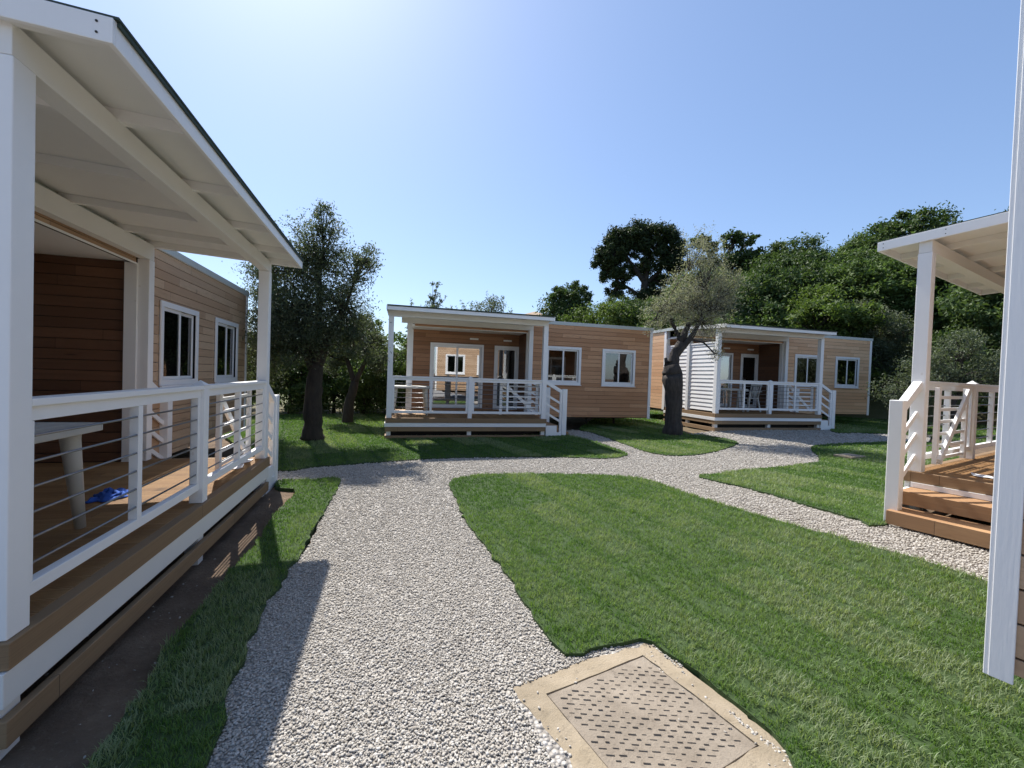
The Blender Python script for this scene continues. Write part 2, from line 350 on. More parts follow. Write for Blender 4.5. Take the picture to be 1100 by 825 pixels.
def hash2(a, b): v = np.sin(a*127.1+b*311.7)*43758.5453; return v-np.floor(v)
def vnoise(x, y):
    xi = np.floor(x); yi = np.floor(y); fx = x-xi; fy = y-yi; fx = fx*fx*(3-2*fx); fy = fy*fy*(3-2*fy)
    a = hash2(xi, yi); b = hash2(xi+1, yi); c = hash2(xi, yi+1); d = hash2(xi+1, yi+1)
    return (a*(1-fx)+b*fx)*(1-fy)+(c*(1-fx)+d*fx)*fy
def grass(name, poly, label, dens, hmul=1.0, seed=1):
    rg = np.random.default_rng(seed); p = np.array(poly); lo = p.min(0); hi = p.max(0)
    N = int((hi[0]-lo[0])*(hi[1]-lo[1])*dens[0][1]*1.25)
    x = rg.uniform(lo[0], hi[0], N); y = rg.uniform(lo[1], hi[1], N)
    d = np.hypot(x, y); keep = rg.random(N) < np.interp(d, [a for a, _ in dens], [b for _, b in dens])/dens[0][1]
    x = x[keep]; y = y[keep]; k = inside(poly, x, y); x = x[k]; y = y[k]; d = np.hypot(x, y)
    cl = vnoise(x*24, y*24)*.6+vnoise(x*55+9, y*55)*.4; k = (cl > .36) | (rg.random(len(x)) < .18); x = x[k]; y = y[k]; d = d[k]; n = len(x)
    far = np.clip(d/6, .75, 3.2)
    w = .0026*far*rg.uniform(.7, 1.4, n)
    u = (x*.88+y*.47)/.5; v = (-x*.47+y*.88)
    su = np.floor(u); sv = np.floor((v+hash2(su, su*0+3)*1.3)/1.5)
    strip = hash2(su, sv); seam = np.minimum(np.abs(u-np.round(u))*.5, .07)/.07
    tone = np.clip(.16-.42*(1-seam)+.85*strip+.25*(vnoise(x*1.1, y*1.1)-.45)+.22*(vnoise(x*5, y*5)-.5)+.25*(vnoise(x*16, y*16)-.5), 0, 1)
    hgt = (.75+.5*strip)*(.012+.024*(vnoise(x*24, y*24)*.6+vnoise(x*55+9, y*55)*.4)+.012*rg.random(n))*hmul*(.75+.25*seam)*np.clip(.8+d*.02, .8, 1.15)
    ang = rg.uniform(0, 2*np.pi, n); lean = rg.uniform(.2, 1.2, n)*hgt
    wa = ang+rg.normal(0, .5, n)+np.pi/2
    dx = np.cos(wa)*w; dy = np.sin(wa)*w; lx = np.cos(ang)*lean; ly = np.sin(ang)*lean
    z = G(x, y)+.033
    V = np.empty((n, 5, 3))
    V[:,0] = np.stack([x-dx, y-dy, z], -1); V[:,1] = np.stack([x+dx, y+dy, z], -1)
    V[:,2] = np.stack([x+dx*.8+lx*.35, y+dy*.8+ly*.35, z+hgt*.6], -1); V[:,3] = np.stack([x-dx*.8+lx*.35, y-dy*.8+ly*.35, z+hgt*.6], -1)
    V[:,4] = np.stack([x+lx, y+ly, z+hgt], -1)
    b = np.arange(n)[:,None]*5
    loops = np.concatenate([b+np.array([0,1,2,3]), b+np.array([3,2,4])], 1).ravel()
    starts = (np.arange(n)[:,None]*7+np.array([0,4])).ravel(); tot = np.tile([4,3], n)
    o = np_mesh(name, V.reshape(-1, 3), loops, starts, tot, M['grass'], attr=np.repeat(tone, 5))
    return tag(o, label, 'grass', kind='stuff')
DEN = [(0, 11000), (2.5, 10000), (4, 6500), (7, 3600), (12, 1500), (20, 500)]
grass('grass', RP['A'], 'green mown grass blades of the big lawn by the hatch', DEN, 1.1, 1)
grass('grass', RP['B'], 'green mown grass blades by the timber steps', DEN[2:], 1.0, 2)
grass('grass', RP['C'], 'green grass blades around the grey olive tree', DEN[3:], 1.0, 3)
grass('grass', RP['D'], 'green grass blades beyond the louvred cabin', DEN[4:], 1.2, 4)
grass('grass', RP['E'], 'green grass blades in front of the middle cabin', DEN[3:], 1.0, 5)
grass('grass', RP['F'], 'green grass blades along the left porch', DEN[1:], 1.1, 6)

# pebbles lying on the path
def pebbles():
    rg = np.random.default_rng(11)
    t = (1+5**.5)/2
    ico = np.array([(-1,t,0),(1,t,0),(-1,-t,0),(1,-t,0),(0,-1,t),(0,1,t),(0,-1,-t),(0,1,-t),(t,0,-1),(t,0,1),(-t,0,-1),(-t,0,1)])/math.sqrt(1+t*t)
    fc = np.array([(0,11,5),(0,5,1),(0,1,7),(0,7,10),(0,10,11),(1,5,9),(5,11,4),(11,10,2),(10,7,6),(7,1,8),(3,9,4),(3,4,2),(3,2,6),(3,6,8),(3,8,9),(4,9,5),(2,4,11),(6,2,10),(8,6,7),(9,8,1)])
    p = np.array(POLY['gravel']); lo = p.min(0); hi = p.max(0); D0 = 10500
    N = int((hi[0]-lo[0])*(hi[1]-lo[1])*D0); x = rg.uniform(lo[0], hi[0], N); y = rg.uniform(lo[1], hi[1], N); d = np.hypot(x, y)
    keep = rg.random(N) < np.interp(d, [0,3,5,9,14], [D0,D0,3600,1300,450])/D0
    x = x[keep]; y = y[keep]; k = inside(RP['gravel'], x, y)
    for q in 'ABCDEF': k &= ~inside(RP[q], x, y)
    k &= ~inside(hatch_poly, x, y)
    x = x[k]; y = y[k]
    # a few strays on the bare soil beside the left porch
    sx = rg.uniform(-2.6, -1.3, 160); sy = rg.uniform(1.3, 5.2, 160); kk = ~inside(RP['F'], sx, sy); hx = rg.random(70)**.8; hy = rg.random(70); ed = rg.random(70) < .75; hx = np.where(ed, np.where(rg.random(70) < .5, rg.uniform(.0,.12,70), rg.uniform(.83,.93,70)), hx*.94)
    hp = np.array(HB[0])+hu*hx[:,None]+hv*(hy[:,None]*1.02); x = np.r_[x, sx[kk], hp[:,0]]; y = np.r_[y, sy[kk], hp[:,1]]
    d = np.hypot(x, y); n = len(x)
    r = rg.uniform(.003, .0080, n)*np.interp(d, [0,3,7,14], [1,1.05,1.6,2.6])
    sc = r[:,None]*rg.uniform(.65, 1.35, (n, 3))*np.array([1,1,.55])
    V = ico[None]*sc[:,None]*rg.uniform(.8, 1.2, (n, 12, 1))
    a = rg.uniform(0, 6.28, n); tl = rg.normal(0, .35, n)
    ca, sa = np.cos(a)[:,None], np.sin(a)[:,None]; ct, st = np.cos(tl)[:,None], np.sin(tl)[:,None]
    Yr = V[...,1]*ct-V[...,2]*st; Zr = V[...,1]*st+V[...,2]*ct; Xr = V[...,0]
    zx = np.zeros(n); zx[-70:] = .003
    W = np.stack([Xr*ca-Yr*sa+x[:,None], Xr*sa+Yr*ca+y[:,None], Zr+(G(x, y)+.014+zx+r*rg.uniform(.0, .7, n))[:,None]], -1)
    loops = (np.arange(n)[:,None,None]*12+fc[None]).ravel(); nf = n*20
    o = np_mesh('gravel', W.reshape(-1, 3), loops, np.arange(nf)*3, np.full(nf, 3), M['pebble'])
    return tag(o, 'loose white grey pebbles covering the path', 'gravel', kind='stuff')
pebbles()

# ------------------------------------------------------------------ hatch in the ground
def hatch():
    o = empty('access_hatch', (HB[0][0], HB[0][1], float(G(.8, 2.3))+.002), math.atan2(hu[1], hu[0]))
    tag(o, 'square concrete inspection hatch set in a sandy frame at the lawn corner', 'hatch')
    # local x along hu, local y = -hv direction side
    s = 1.0 if (hu[0]*hv[1]-hu[1]*hv[0]) > 0 else -1.0
    def q(a, b): return (a, s*b)
    fr = MB(); outer = [(-.0,-.0),(.94,.0),(.94,1.05),(0,1.05)]; inner = [(.135,.12),(.815,.12),(.815,.80),(.135,.80)]
    rr = random.Random(3); op = []; ip = []
    for A, out in ((outer, op), (inner, ip)):
        for i in range(4):
            a, b = np.array(A[i]), np.array(A[(i+1) % 4])
            for j in range(12):
                c = a+(b-a)*j/12; amp = .011 if A is outer else .003
                out.append((c[0]+rr.gauss(0, amp), c[1]+rr.gauss(0, amp)))
    n = len(op)
    vs = [(*q(*p), (.010)+rr.gauss(0, .002)) for p in op]+[(*q(*p), .019) for p in ip]+[(*q(*p), -.08) for p in op]+[(*q(*p), -.03) for p in ip]
    fs = []
    for i in range(n):
        j = (i+1) % n; fs += [(i, j, n+j, n+i), (2*n+i, 2*n+j, j, i), (n+i, n+j, 3*n+j, 3*n+i)]
    if s < 0: fs = [f[::-1] for f in fs]
    fs = [f[::-1] for f in fs]
    fr.add(vs, fs); fr.build('frame', M['concrete'], o)
    lid = MB(); y0, y1 = sorted((s*.127, s*.793)); lid.box(.142, .808, y0, y1, -.03, .0165)
    # rows of raised dashes cast into the lid, alternate rows shifted
    rows = 21; c0 = (.475, s*.46); dirn = Vector((-.85, s*.53, 0)); prp = Vector((.53, s*.85, 0))
    for i in range(-rows, rows+1):
        for j in range(-14, 15):
            c = Vector((c0[0], c0[1], .0165))+prp*(i*.030)+dirn*((j+.5*(i % 2))*.058)
            if .165 < c.x < .785 and y0+.03 < c.y < y1-.03:
                e = rr.uniform(.55, 1.2); c = c+Vector((rr.gauss(0,.0025), rr.gauss(0,.0025), rr.uniform(-.003,.001)))
                if rr.random() < .07: continue
                lid.bar(c-dirn*.016*e, c+dirn*.016*e, .005, .012, side=prp)
    lid.build('lid', M['lid'], o, bevel=.002)
hatch()
def small_cover():
    o = empty('concrete_cover', (7.0, 8.75, float(G(7, 8.75))+.035), R(25)); tag(o, 'small flat concrete cover sunk in the lawn by the far path', 'cover')
    MB().box(-.26,.26,-.17,.17,-.03,.045).build('slab', M['concrete'], o, .01)
    MB().box(-.17,.17,-.1,.1,.045,.052).build('lid', M['lid'], o, .004)
small_cover()

# ------------------------------------------------------------------ cabins
W_, D_, LB, XR, RB, YB = 3.96, 1.413, 7.872, 3.965, 2.5, 5.3
RT = 2.613                         # roof top at y=0, rises .05 per metre towards the box
def boards(m, axis, plane, a0, a1, z0, z1, sgn, openings=(), bh=.1204, th=.022, gap=.007):
    """horizontal cladding boards on the plane, proud towards sgn, cut round the openings (a0,a1,z0,z1)"""
    k0 = math.floor((z0+.5)/bh); z = k0*bh-.5
    while z < z1-1e-4:
        lo, hi = max(z+gap/2, z0), min(z+bh-gap/2, z1); z += bh
        if hi-lo < .004: continue
        cuts = sorted({lo, hi, *[c for o in openings for c in (o[2], o[3]) if lo < c < hi]})
        for c0, c1 in zip(cuts, cuts[1:]):
            segs = [(a0, a1)]
            for o in openings:
                if o[2] < (c0+c1)/2 < o[3]:
                    segs = [s for A, B in segs for s in ((A, min(B, o[0])), (max(A, o[1]), B)) if s[1]-s[0] > .005]
            for A, B in segs:
                p0, p1 = sorted((plane, plane+sgn*th))
                if axis == 'x': m.box(A, B, p0, p1, c0, c1)
                else: m.box(p0, p1, A, B, c0, c1)
def backing(m, axis, plane, a0, a1, z0, z1, sgn, openings=(), th=.05):
    xs = sorted({a0, a1, *[c for o in openings for c in o[:2]]})
    for A, B in zip(xs, xs[1:]):
        zz = [(z0, z1)]
        for o in openings:
            if o[0] < (A+B)/2 < o[1]: zz = [s for l, h in zz for s in ((l, min(h, o[2])), (max(l, o[3]), h)) if s[1]-s[0] > .005]
        for l, h in zz:
            p0, p1 = sorted((plane, plane-sgn*th))
            if axis == 'x': m.box(A, B, p0, p1, l, h)
            else: m.box(p0, p1, A, B, l, h)

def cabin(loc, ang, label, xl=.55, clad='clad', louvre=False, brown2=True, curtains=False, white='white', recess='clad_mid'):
    DZ = .5; nb = lambda: MB(DZ)
    root = empty('holiday_cabin', loc, R(ang)); tag(root, label, 'cabin', 'timber holiday cabins with porches')
    Wt, CL = M[white], M[clad]
    w1 = (4.367, 5.512, .883, 1.997); w2 = (6.203, 7.326, .883, 1.997)
    sl = (1.15, 2.76, .05, 2.0); dr = (3.10, 3.88, .03, 2.0)
    def wall(axis, plane, a0, a1, z0, z1, sgn, ops=(), mat=CL):
        m = nb(); boards(m, axis, plane, a0, a1, z0, z1, sgn, ops); w = m.build('wall', mat, root, .0025)
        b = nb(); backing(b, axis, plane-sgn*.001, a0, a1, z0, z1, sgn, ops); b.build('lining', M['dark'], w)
    wall('x', D_, XR, LB, -.078, 2.63, -1, [w1, w2])
    wall('x', D_, xl+.1, XR-.14, 2.345, 2.63, -1)
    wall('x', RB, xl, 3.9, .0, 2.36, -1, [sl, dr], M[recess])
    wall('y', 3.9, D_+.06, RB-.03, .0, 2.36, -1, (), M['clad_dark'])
    wall('y', xl, RB-.02, YB, -.078, 2.63, -1, (), M['clad_pale'] if clad == 'clad_pale' else CL)
    wall('y', LB, D_, YB, -.078, 2.63, 1)
    wall('x', YB, xl, LB, -.078, 2.63, 1)
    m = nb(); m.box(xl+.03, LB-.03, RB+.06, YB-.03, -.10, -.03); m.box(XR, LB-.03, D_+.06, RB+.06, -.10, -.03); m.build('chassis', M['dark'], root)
    nb().box(xl+.03, 3.88, D_+.06, RB-.03, 2.362, 2.40).build('porch_ceiling', Wt, root)
    # room shell seen through the panes
    m = nb(); m.box(XR+.06, LB-.06, D_+3.0, D_+3.03, 0, 2.4); m.box(xl+.1, 3.8, RB+2.2, RB+2.23, 0, 2.4); m.box(xl+.1, LB-.06, D_+.1, YB-.06, 2.42, 2.44); m.box(5.85, 5.9, D_+.1, D_+3.0, 0, 2.4)
    m.build('room_partition', M['inside'], root)
    # flat roof with metal edge
    rf = nb().box(xl-.02, LB+.03, D_+.05, YB+.03, 2.631, 2.70).build('roof', M['felt'], root)
    tr = nb(); z0, z1 = 2.632, 2.729
    tr.box(xl-.05, LB+.055, D_-.05, D_-.024, z0, z1); tr.box(xl-.05, LB+.055, YB+.024, YB+.05, z0, z1)
    tr.box(LB+.028, LB+.055, D_-.024, YB+.024, z0, z1); tr.box(xl-.05, xl-.024, D_-.024, YB+.024, z0, z1); tr.build('roof_edge', M['trim'], rf, .003)
    # white corner trims
    m = nb(); m.box(LB-.06, LB+.034, D_-.036, D_-.0235, -.11, 2.631); m.box(LB+.0235, LB+.036, D_-.0235, D_+.036, -.11, 2.631); m.build('corner_trim', Wt, root, .002)
    m = nb(); m.box(LB-.06, LB+.034, YB+.0235, YB+.036, -.11, 2.631); m.box(LB+.0235, LB+.036, YB-.075, YB+.0235, -.11, 2.631); m.build('corner_trim', Wt, root, .002)
    m = nb(); m.box(XR-.135, XR, D_-.034, D_-.02, 0, 2.345); m.box(XR-.149, XR-.135, D_-.034, D_+.09, 0, 2.345); m.build('corner_trim', Wt, root, .002)
    m = nb(); m.box(xl-.036, xl+.10, RB-.036, RB-.0235, 0, 2.36); m.box(xl-.036, xl-.0235, RB-.0235, RB+.10, -.1, 2.631); m.build('corner_trim', Wt, root, .002)
    m = nb(); m.box(xl+.1, XR-.149, D_-.034, D_-.022, 2.325, 2.345); m.build('header_trim', Wt, root)
    # windows
    for (a0, a1, c0, c1) in (w1, w2):
        y = D_-.024; f = nb(); t = .075
        f.box(a0-.0, a1, y-.022, y-.0015, c1-t, c1); f.box(a0, a1, y-.022, y-.0015, c0, c0+t)
        f.box(a0, a0+t, y-.022, y-.0015, c0+t, c1-t); f.box(a1-t, a1, y-.022, y-.0015, c0+t, c1-t)
        wf = f.build('window', M['pvc'], root, .003)
        nb().box(a0-.02, a1+.02, y-.05, y-.023, c0-.022, c0-.001).build('sill', M['pvc'], wf, .003)
        mid = (a0+a1)/2
        for k, (s0, s1, dy) in enumerate(((a0+t, mid+.03, .012), (mid-.03, a1-t, .036))):
            s = nb(); yy = y+dy; q = .045
            s.box(s0, s1, yy-.01, yy+.012, c1-t-q, c1-t); s.box(s0, s1, yy-.01, yy+.012, c0+t, c0+t+q)
            s.box(s0, s0+q, yy-.01, yy+.012, c0+t+q, c1-t-q); s.box(s1-q, s1, yy-.01, yy+.012, c0+t+q, c1-t-q); s.build('sash', M['pvc'], wf, .002)
            nb().box(s0+q, s1-q, yy-.001, yy+.003, c0+t+q, c1-t-q).build('pane', M['glass'], wf)
        cset = ((a0+.06, a0+.42), (a1-.36, a1-.06)) if curtains else ((a0+.03, a0+.17), (a1-.17, a1-.03))
        for s0, s1 in cset:
            c = nb(); n = 26; vs = []; fs = []
            for i in range(n+1):
                xx = s0+(s1-s0)*i/n; yy = y+.085+.018*math.sin(i*1.35); vs += [(xx, yy, c0-.1), (xx, yy+.004*math.sin(i*2.2), c1+.06)]
            fs = [(2*i, 2*i+2, 2*i+3, 2*i+1) for i in range(n)]; c.add(vs, fs); c.build('curtain', M['curtain'], wf, smooth=True)
    # sliding door and entrance door in the recess
    y = RB-.024
    def doorway(name, a0, a1, c0, c1, parts, gl):
        f = nb(); t = .07
        f.box(a0, a1, y-.02, y-.0015, c1-t, c1); f.box(a0, a0+t, y-.02, y-.0015, c0, c1-t); f.box(a1-t, a1, y-.02, y-.0015, c0, c1-t); f.box(a0+t, a1-t, y-.02, y+.03, c0, c0+.035)
        df = f.build(name, M['pvc'], root, .003)
        n = len(parts)
        for (s0, s1, dy) in parts:
            s = nb(); yy = y+dy; q = .055
            s.box(s0, s1, yy-.01, yy+.014, c1-t-q, c1-t); s.box(s0, s1, yy-.01, yy+.014, c0+.04, c0+.04+q*1.3)
            s.box(s0, s0+q, yy-.01, yy+.014, c0+.04+q*1.3, c1-t-q); s.box(s1-q, s1, yy-.01, yy+.014, c0+.04+q*1.3, c1-t-q); s.build('sash', M['pvc'], df, .002)
            nb().box(s0+q, s1-q, yy, yy+.004, c0+.04+q*1.3, c1-t-q).build('pane', gl, df)
        return df
    mid = (sl[0]+sl[1])/2
    sd = doorway('sliding_door', *sl, ((sl[0]+.07, mid+.03, .012), (mid-.03, sl[1]-.07, .038)), M['glass_sun'])
    nb().box(sl[0]+.09, sl[0]+.11, y-.02, y+.0, .95, 1.2).build('handle', M['handle'], sd, .004)
    ed = doorway('entrance_door', *dr, ((dr[0]+.07, dr[1]-.07, .012),), M['glass'])
    h = nb(); h.box(dr[0]+.085, dr[0]+.115, y-.03, y-.001, .93, 1.15); h.bar((dr[0]+.1, y-.045, 1.06), (dr[0]+.21, y-.045, 1.06), .018, .018); h.build('handle', M['handle'], ed, .003)
    for xx in (2.45, 3.5):
        wl = nb(); wl.box(xx-.13, xx+.13, y-.055, y-.003, 2.14, 2.19); wl.build('wall_lamp', M['lamp'], root, .012)
    # deck
    m = nb(); x = .0
    while x < W_-.01:
        x1 = min(x+.12, W_); yb = RB-.03 if x1 < 3.88 else D_-.03
        m.box(x+.003, x1-.003, .046, yb, -.028, 0)
        for gx in np.arange(x+.014, x1-.012, .0125): m.box(gx, gx+.006, .05, yb, 0, .0022)
        x += .12
    if xl > .01: pass
    dk = m.build('deck', M['deck'], root)
    fb = nb(); fb.box(-.02, W_+.02, -.022, .044, -.112, .002); fb.box(-.02, .02, .046, RB, -.112, .002); fb.box(W_-.02, W_+.02, .046, D_-.04, -.112, .002)
    fb.build('fascia_board', M['board'], dk, .004)
    ww = nb(); zb = -.205 if brown2 else -.262
    y0 = -.03 if brown2 else -.014
    ww.box(-.035, W_+.0, y0, .03, zb, -.116); ww.box(-.035, .01, .032, RB, zb, -.116); ww.build('skirt_strip', M['white_weathered'] if not brown2 else Wt, dk, .003)
    if brown2:
        b2 = nb(); b2.box(-.02, W_-.0, -.016, .02, -.312, -.209); b2.box(-.02, .012, .022, RB, -.312, -.209); b2.build('skirt_board', M['board'], dk, .003)
    b3 = nb(); zt = -.412 if brown2 else -.322
    b3.box(-.025, W_-.0, -.02, .02, zt-.112, zt); b3.box(-.025, .012, .022, RB, zt-.112, zt); b3.build('skirt_board', M['board'], dk, .004)
    for px in (.06, W_/2, W_-.06):
        for py in (.075, 1.3):
            nb().box(px-.05, px+.05, py-.05, py+.05, -.56, -.029).build('support', M['white_weathered'], dk)
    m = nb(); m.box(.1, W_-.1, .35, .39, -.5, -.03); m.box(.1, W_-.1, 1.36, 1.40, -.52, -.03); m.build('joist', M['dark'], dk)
    # posts
    for (px, py, top) in ((.06, .06, 2.392), (W_-.06, .06, 2.392), (W_-.06, D_-.085, 2.40), (.06, D_-.085, 2.40)):
        if px < .5 and py > 1 and xl > .3: px = .52
        z0 = .003
        nb().box(px-.06, px+.06, py-.06, py+.06, z0, top).build('post', Wt, root, .005)
    # porch roof
    def rz(yy): return RT+.05*yy
    x0, x1, yf, yk = -.025, W_+.016, -.326, D_+.10
    r = nb(); r.hexa([(x0,yf,rz(yf)-.03),(x1,yf,rz(yf)-.03),(x1,yk,rz(yk)-.03),(x0,yk,rz(yk)-.03),(x0,yf,rz(yf)-.012),(x1,yf,rz(yf)-.012),(x1,yk,rz(yk)-.012),(x0,yk,rz(yk)-.012)])
    pr = r.build('porch_roof', M['white_weathered'], root)
    e = .03; r = nb(); r.hexa([(x0-.012,yf-e-.01,rz(yf)+.001),(x1+.012,yf-e-.01,rz(yf)+.001),(x1+.012,yk,rz(yk)+.001),(x0-.012,yk,rz(yk)+.001),(x0-.012,yf-e-.01,rz(yf)+.012),(x1+.012,yf-e-.01,rz(yf)+.012),(x1+.012,yk,rz(yk)+.012),(x0-.012,yk,rz(yk)+.012)])
    r.box(x0+.004, x1-.004, yf-e-.006, yf-.026, rz(yf)-.02, rz(yf)+.0005)
    r.build('roof_felt', M['felt'], pr)
    nb().box(x0, x1, yf-.024, yf, rz(yf)-.105, rz(yf)).build('fascia', Wt, pr, .003)
    for xs0 in (x0-.022, x1):
        f = nb(); a, b = yf-.024, yk
        sc = nb(); ox = xs0-.0035 if xs0 < 1 else xs0+.0225
        for yy in (yf+.03, yf+.55, D_-.1):
            for dz in (.03, .075): sc.tube([(ox, yy, rz(yy)-dz), (ox+.003, yy, rz(yy)-dz)], [.005,.005], 8)
        sc.build('screw', M['dark'], pr)
        f.hexa([(xs0,a,rz(a)-.105),(xs0+.022,a,rz(a)-.105),(xs0+.022,b,rz(b)-.105),(xs0,b,rz(b)-.105),(xs0,a,rz(a)),(xs0+.022,a,rz(a)),(xs0+.022,b,rz(b)),(xs0,b,rz(b))]); f.build('fascia', Wt, pr, .003)
    for rx in (.0, .72, 1.65, 2.55, 3.35, W_-.02):
        f = nb(); a, b = yf+.002, D_-.06; u, v = rx-.03, rx+.03
        if rx < .1: u, v = x0+.001, x0+.045
        if rx > 3.9: u, v = x1-.045, x1-.001
        f.hexa([(u,a,rz(a)-.096),(v,a,rz(a)-.096),(v,b,rz(b)-.096),(u,b,rz(b)-.096),(u,a,rz(a)-.031),(v,a,rz(a)-.031),(v,b,rz(b)-.031),(u,b,rz(b)-.031)]); f.build('rafter', M['white_weathered'], pr)
    nb().box(.002, W_-.002, .005, .115, 2.394, 2.527).build('beam', M['white_weathered'], pr, .003)
    nb().box(.02 if xl < .3 else .30, W_-.002, D_-.14, D_-.04, 2.402, 2.59).build('beam', M['white_weathered'], pr, .003)
    # railing panels along the front, and down the open left end
    def panel(P, Q):
        P, Q = Vector(P), Vector(Q); d = (Q-P); L = d.length; d.normalize(); s = Vector((-d.y, d.x, 0))
        pt = lambda t, z: P+d*t+Vector((0,0,z))
        rl = nb().bar(pt(.0,.145), pt(L,.145), .05, .06, side=s).build('railing', Wt, root, .003)
        c = nb(); c.bar(pt(0,.983), pt(L,.983), .095, .034, side=s); c.bar(pt(0,.932), pt(L,.932), .05, .066, side=s); c.build('handrail', Wt, rl, .003)
        for t in (.026, L/2, L-.026): nb().bar(pt(t,.176), pt(t,.898), .05, .05, side=s).build('baluster', Wt, rl, .002)
        for k in range(6):
            z = .255+.115*k
            nb().tube([pt(.02, z)-s*.015, pt(L-.02, z)-s*.015], [.0065,.0065], 8).build('rod', M['metal'], rl, smooth=True)
    panel((.121,.05,0), (W_/2-.051,.05,0)); panel((W_/2+.051,.05,0), (W_-.121,.05,0))
    np_ = nb().box(W_/2-.05, W_/2+.05, -.0, .10, .003, 1.0); np_.add([(W_/2-.056,-.006,1.0),(W_/2+.056,-.006,1.0),(W_/2+.056,.106,1.0),(W_/2-.056,.106,1.0),(W_/2,.05,1.045)], [(3,2,1,0),(0,1,4),(1,2,4),(2,3,4),(3,0,4)])
    np_.build('newel_post', Wt, root, .003)
    if louvre:  # left-end screen; on cabin L an unseen addition that darkens its porch
        for (ya, yb) in ((.125, D_-.15), (D_-.02, RB-.045)):
            m = nb(); z = .06
            while z < 2.06:
                zc = z+.05; m.hexa([(.028,ya,z),(.042,ya,z+.006),(.042,yb,z+.006),(.028,yb,z),(.062,ya,z+.098),(.076,ya,z+.104),(.076,yb,z+.104),(.062,yb,z+.098)]) if False else m.hexa([(.028,ya,z),(.042,ya,z),(.042,yb,z),(.028,yb,z),(.044,ya,z+.114),(.058,ya,z+.114),(.058,yb,z+.114),(.044,yb,z+.114)])
                z += .122
            sc = m.build('louvre_screen', Wt, root); f = nb()
            f.box(.016,.07,ya-.004,ya+.03,.04,2.12); f.box(.016,.07,yb-.03,yb+.004,.04,2.12); f.box(.018,.068,ya+.03,yb-.03,2.08,2.12); f.build('frame', Wt, sc, .003)
        nb().box(.005,.11,D_-.145,D_-.02,.003,2.6).build('post', Wt, root, .004)
        nb().box(.0,.10,RB-.04,RB-.0235,.0,2.63).build('corner_trim', Wt, root, .003)
    else:
        panel((.05,.121,0), (.05,D_-.02,0))
    # gate folded open against the inside of the front railing
    gx0, gx1, gy = W_-1.20, W_-.16, .155
    gt = nb().box(gx1-.07, gx1, gy, gy+.04, .09, .93).build('gate', Wt, root, .003)
    nb().box(gx0, gx0+.07, gy, gy+.04, .09, .93).build('upright', Wt, gt, .003)
    nb().bar((gx0+.10, gy+.055, .90), (gx1-.04, gy+.055, .12), .03, .075, side=(0,1,0)).build('brace', Wt, gt, .003)
    for k in range(6): nb().box(gx0+.07, gx1-.07, gy+.008, gy+.028, .13+.135*k, .165+.135*k).build('slat', Wt, gt, .002)
    # steps down the right end
    sx = W_+.022
    st = nb()
    for i in range(2):
        zt = -.17*(i+1); a = sx+.30*i+.006; st.box(a-.0, a+.33, .05, D_-.12, zt-.035, zt)
    stp = st.build('steps', M['board_red'], root, .004)
    for i in range(2):
        zt = -.17*(i+1); a = sx+.30*i+.33; nb().box(a-.025, a+.018, .05, D_-.12, zt-.135, zt+.002).build('riser', M['board_red'], stp, .004)
    nb().box(W_+.021, W_+.038, .052, D_-.122, -.165, -.114).build('riser', Wt, stp)
    for yy in (.012, D_-.115):
        m = nb(); m.box(sx, sx+.30, yy, yy+.034, -.50, -.175); m.box(sx+.30, sx+.43, yy, yy+.034, -.50, -.345); m.build('stringer', Wt, stp, .003)
    for yy in (.06, D_-.06):
        rl = nb(); a = 4.42; rl.box(a, a+.125, yy-.055, yy+.055, -.51, .785); rl = rl.build('stair_railing', Wt, root, .006)
        sy = (0, 1, 0)
        nb().bar((W_-.002, yy, .955), (a+.002, yy, .70), .075, .085, side=sy).build('handrail', Wt, rl, .003)
        for k in range(3): nb().bar((W_-.002, yy, .64-.235*k), (a+.002, yy, .385-.235*k), .022, .055, side=sy).build('slat', Wt, rl, .002)
        if yy < .5: nb().box(a-.06, a-.002, yy-.03, yy+.03, -.35, .72).build('upright', Wt, rl, .003)
    # feet under the box
    for fx in (xl+.4, 4.6, 6.2, LB-.7):
        for fy in (D_+.9, YB-.5):
            nb().tube([(fx, fy, -.52), (fx, fy, -.10)], [.035, .035], 8).build('support_leg', M['dark'], root)
    for fy in (D_+1.1, YB-.7): nb().box(xl+.2, LB-.2, fy, fy+.07, -.22, -.101).build('chassis_beam', M['dark'], root)
    return root

CAM_H = 1.62
CAB = {}
CAB['L'] = cabin((-2.051, 1.739, -1.172+CAM_H-.5), 106.189, 'brown cabin at left seen along its shaded porch railing, with two windows beyond', 0.0, 'clad_grey', True, False, False, 'white', 'clad_dark')  # louvre here is an unseen end screen added to keep light off the porch
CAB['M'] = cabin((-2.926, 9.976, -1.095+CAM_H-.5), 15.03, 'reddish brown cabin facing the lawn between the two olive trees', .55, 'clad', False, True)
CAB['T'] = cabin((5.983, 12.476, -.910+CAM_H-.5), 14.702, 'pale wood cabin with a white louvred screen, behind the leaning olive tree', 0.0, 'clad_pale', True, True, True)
CAB['R'] = cabin((7.818, 6.75, -.903+CAM_H-.5), -149.193, 'cabin at right with sunlit deck and timber steps, its white corner close by', .55, 'clad_grey', False, False)

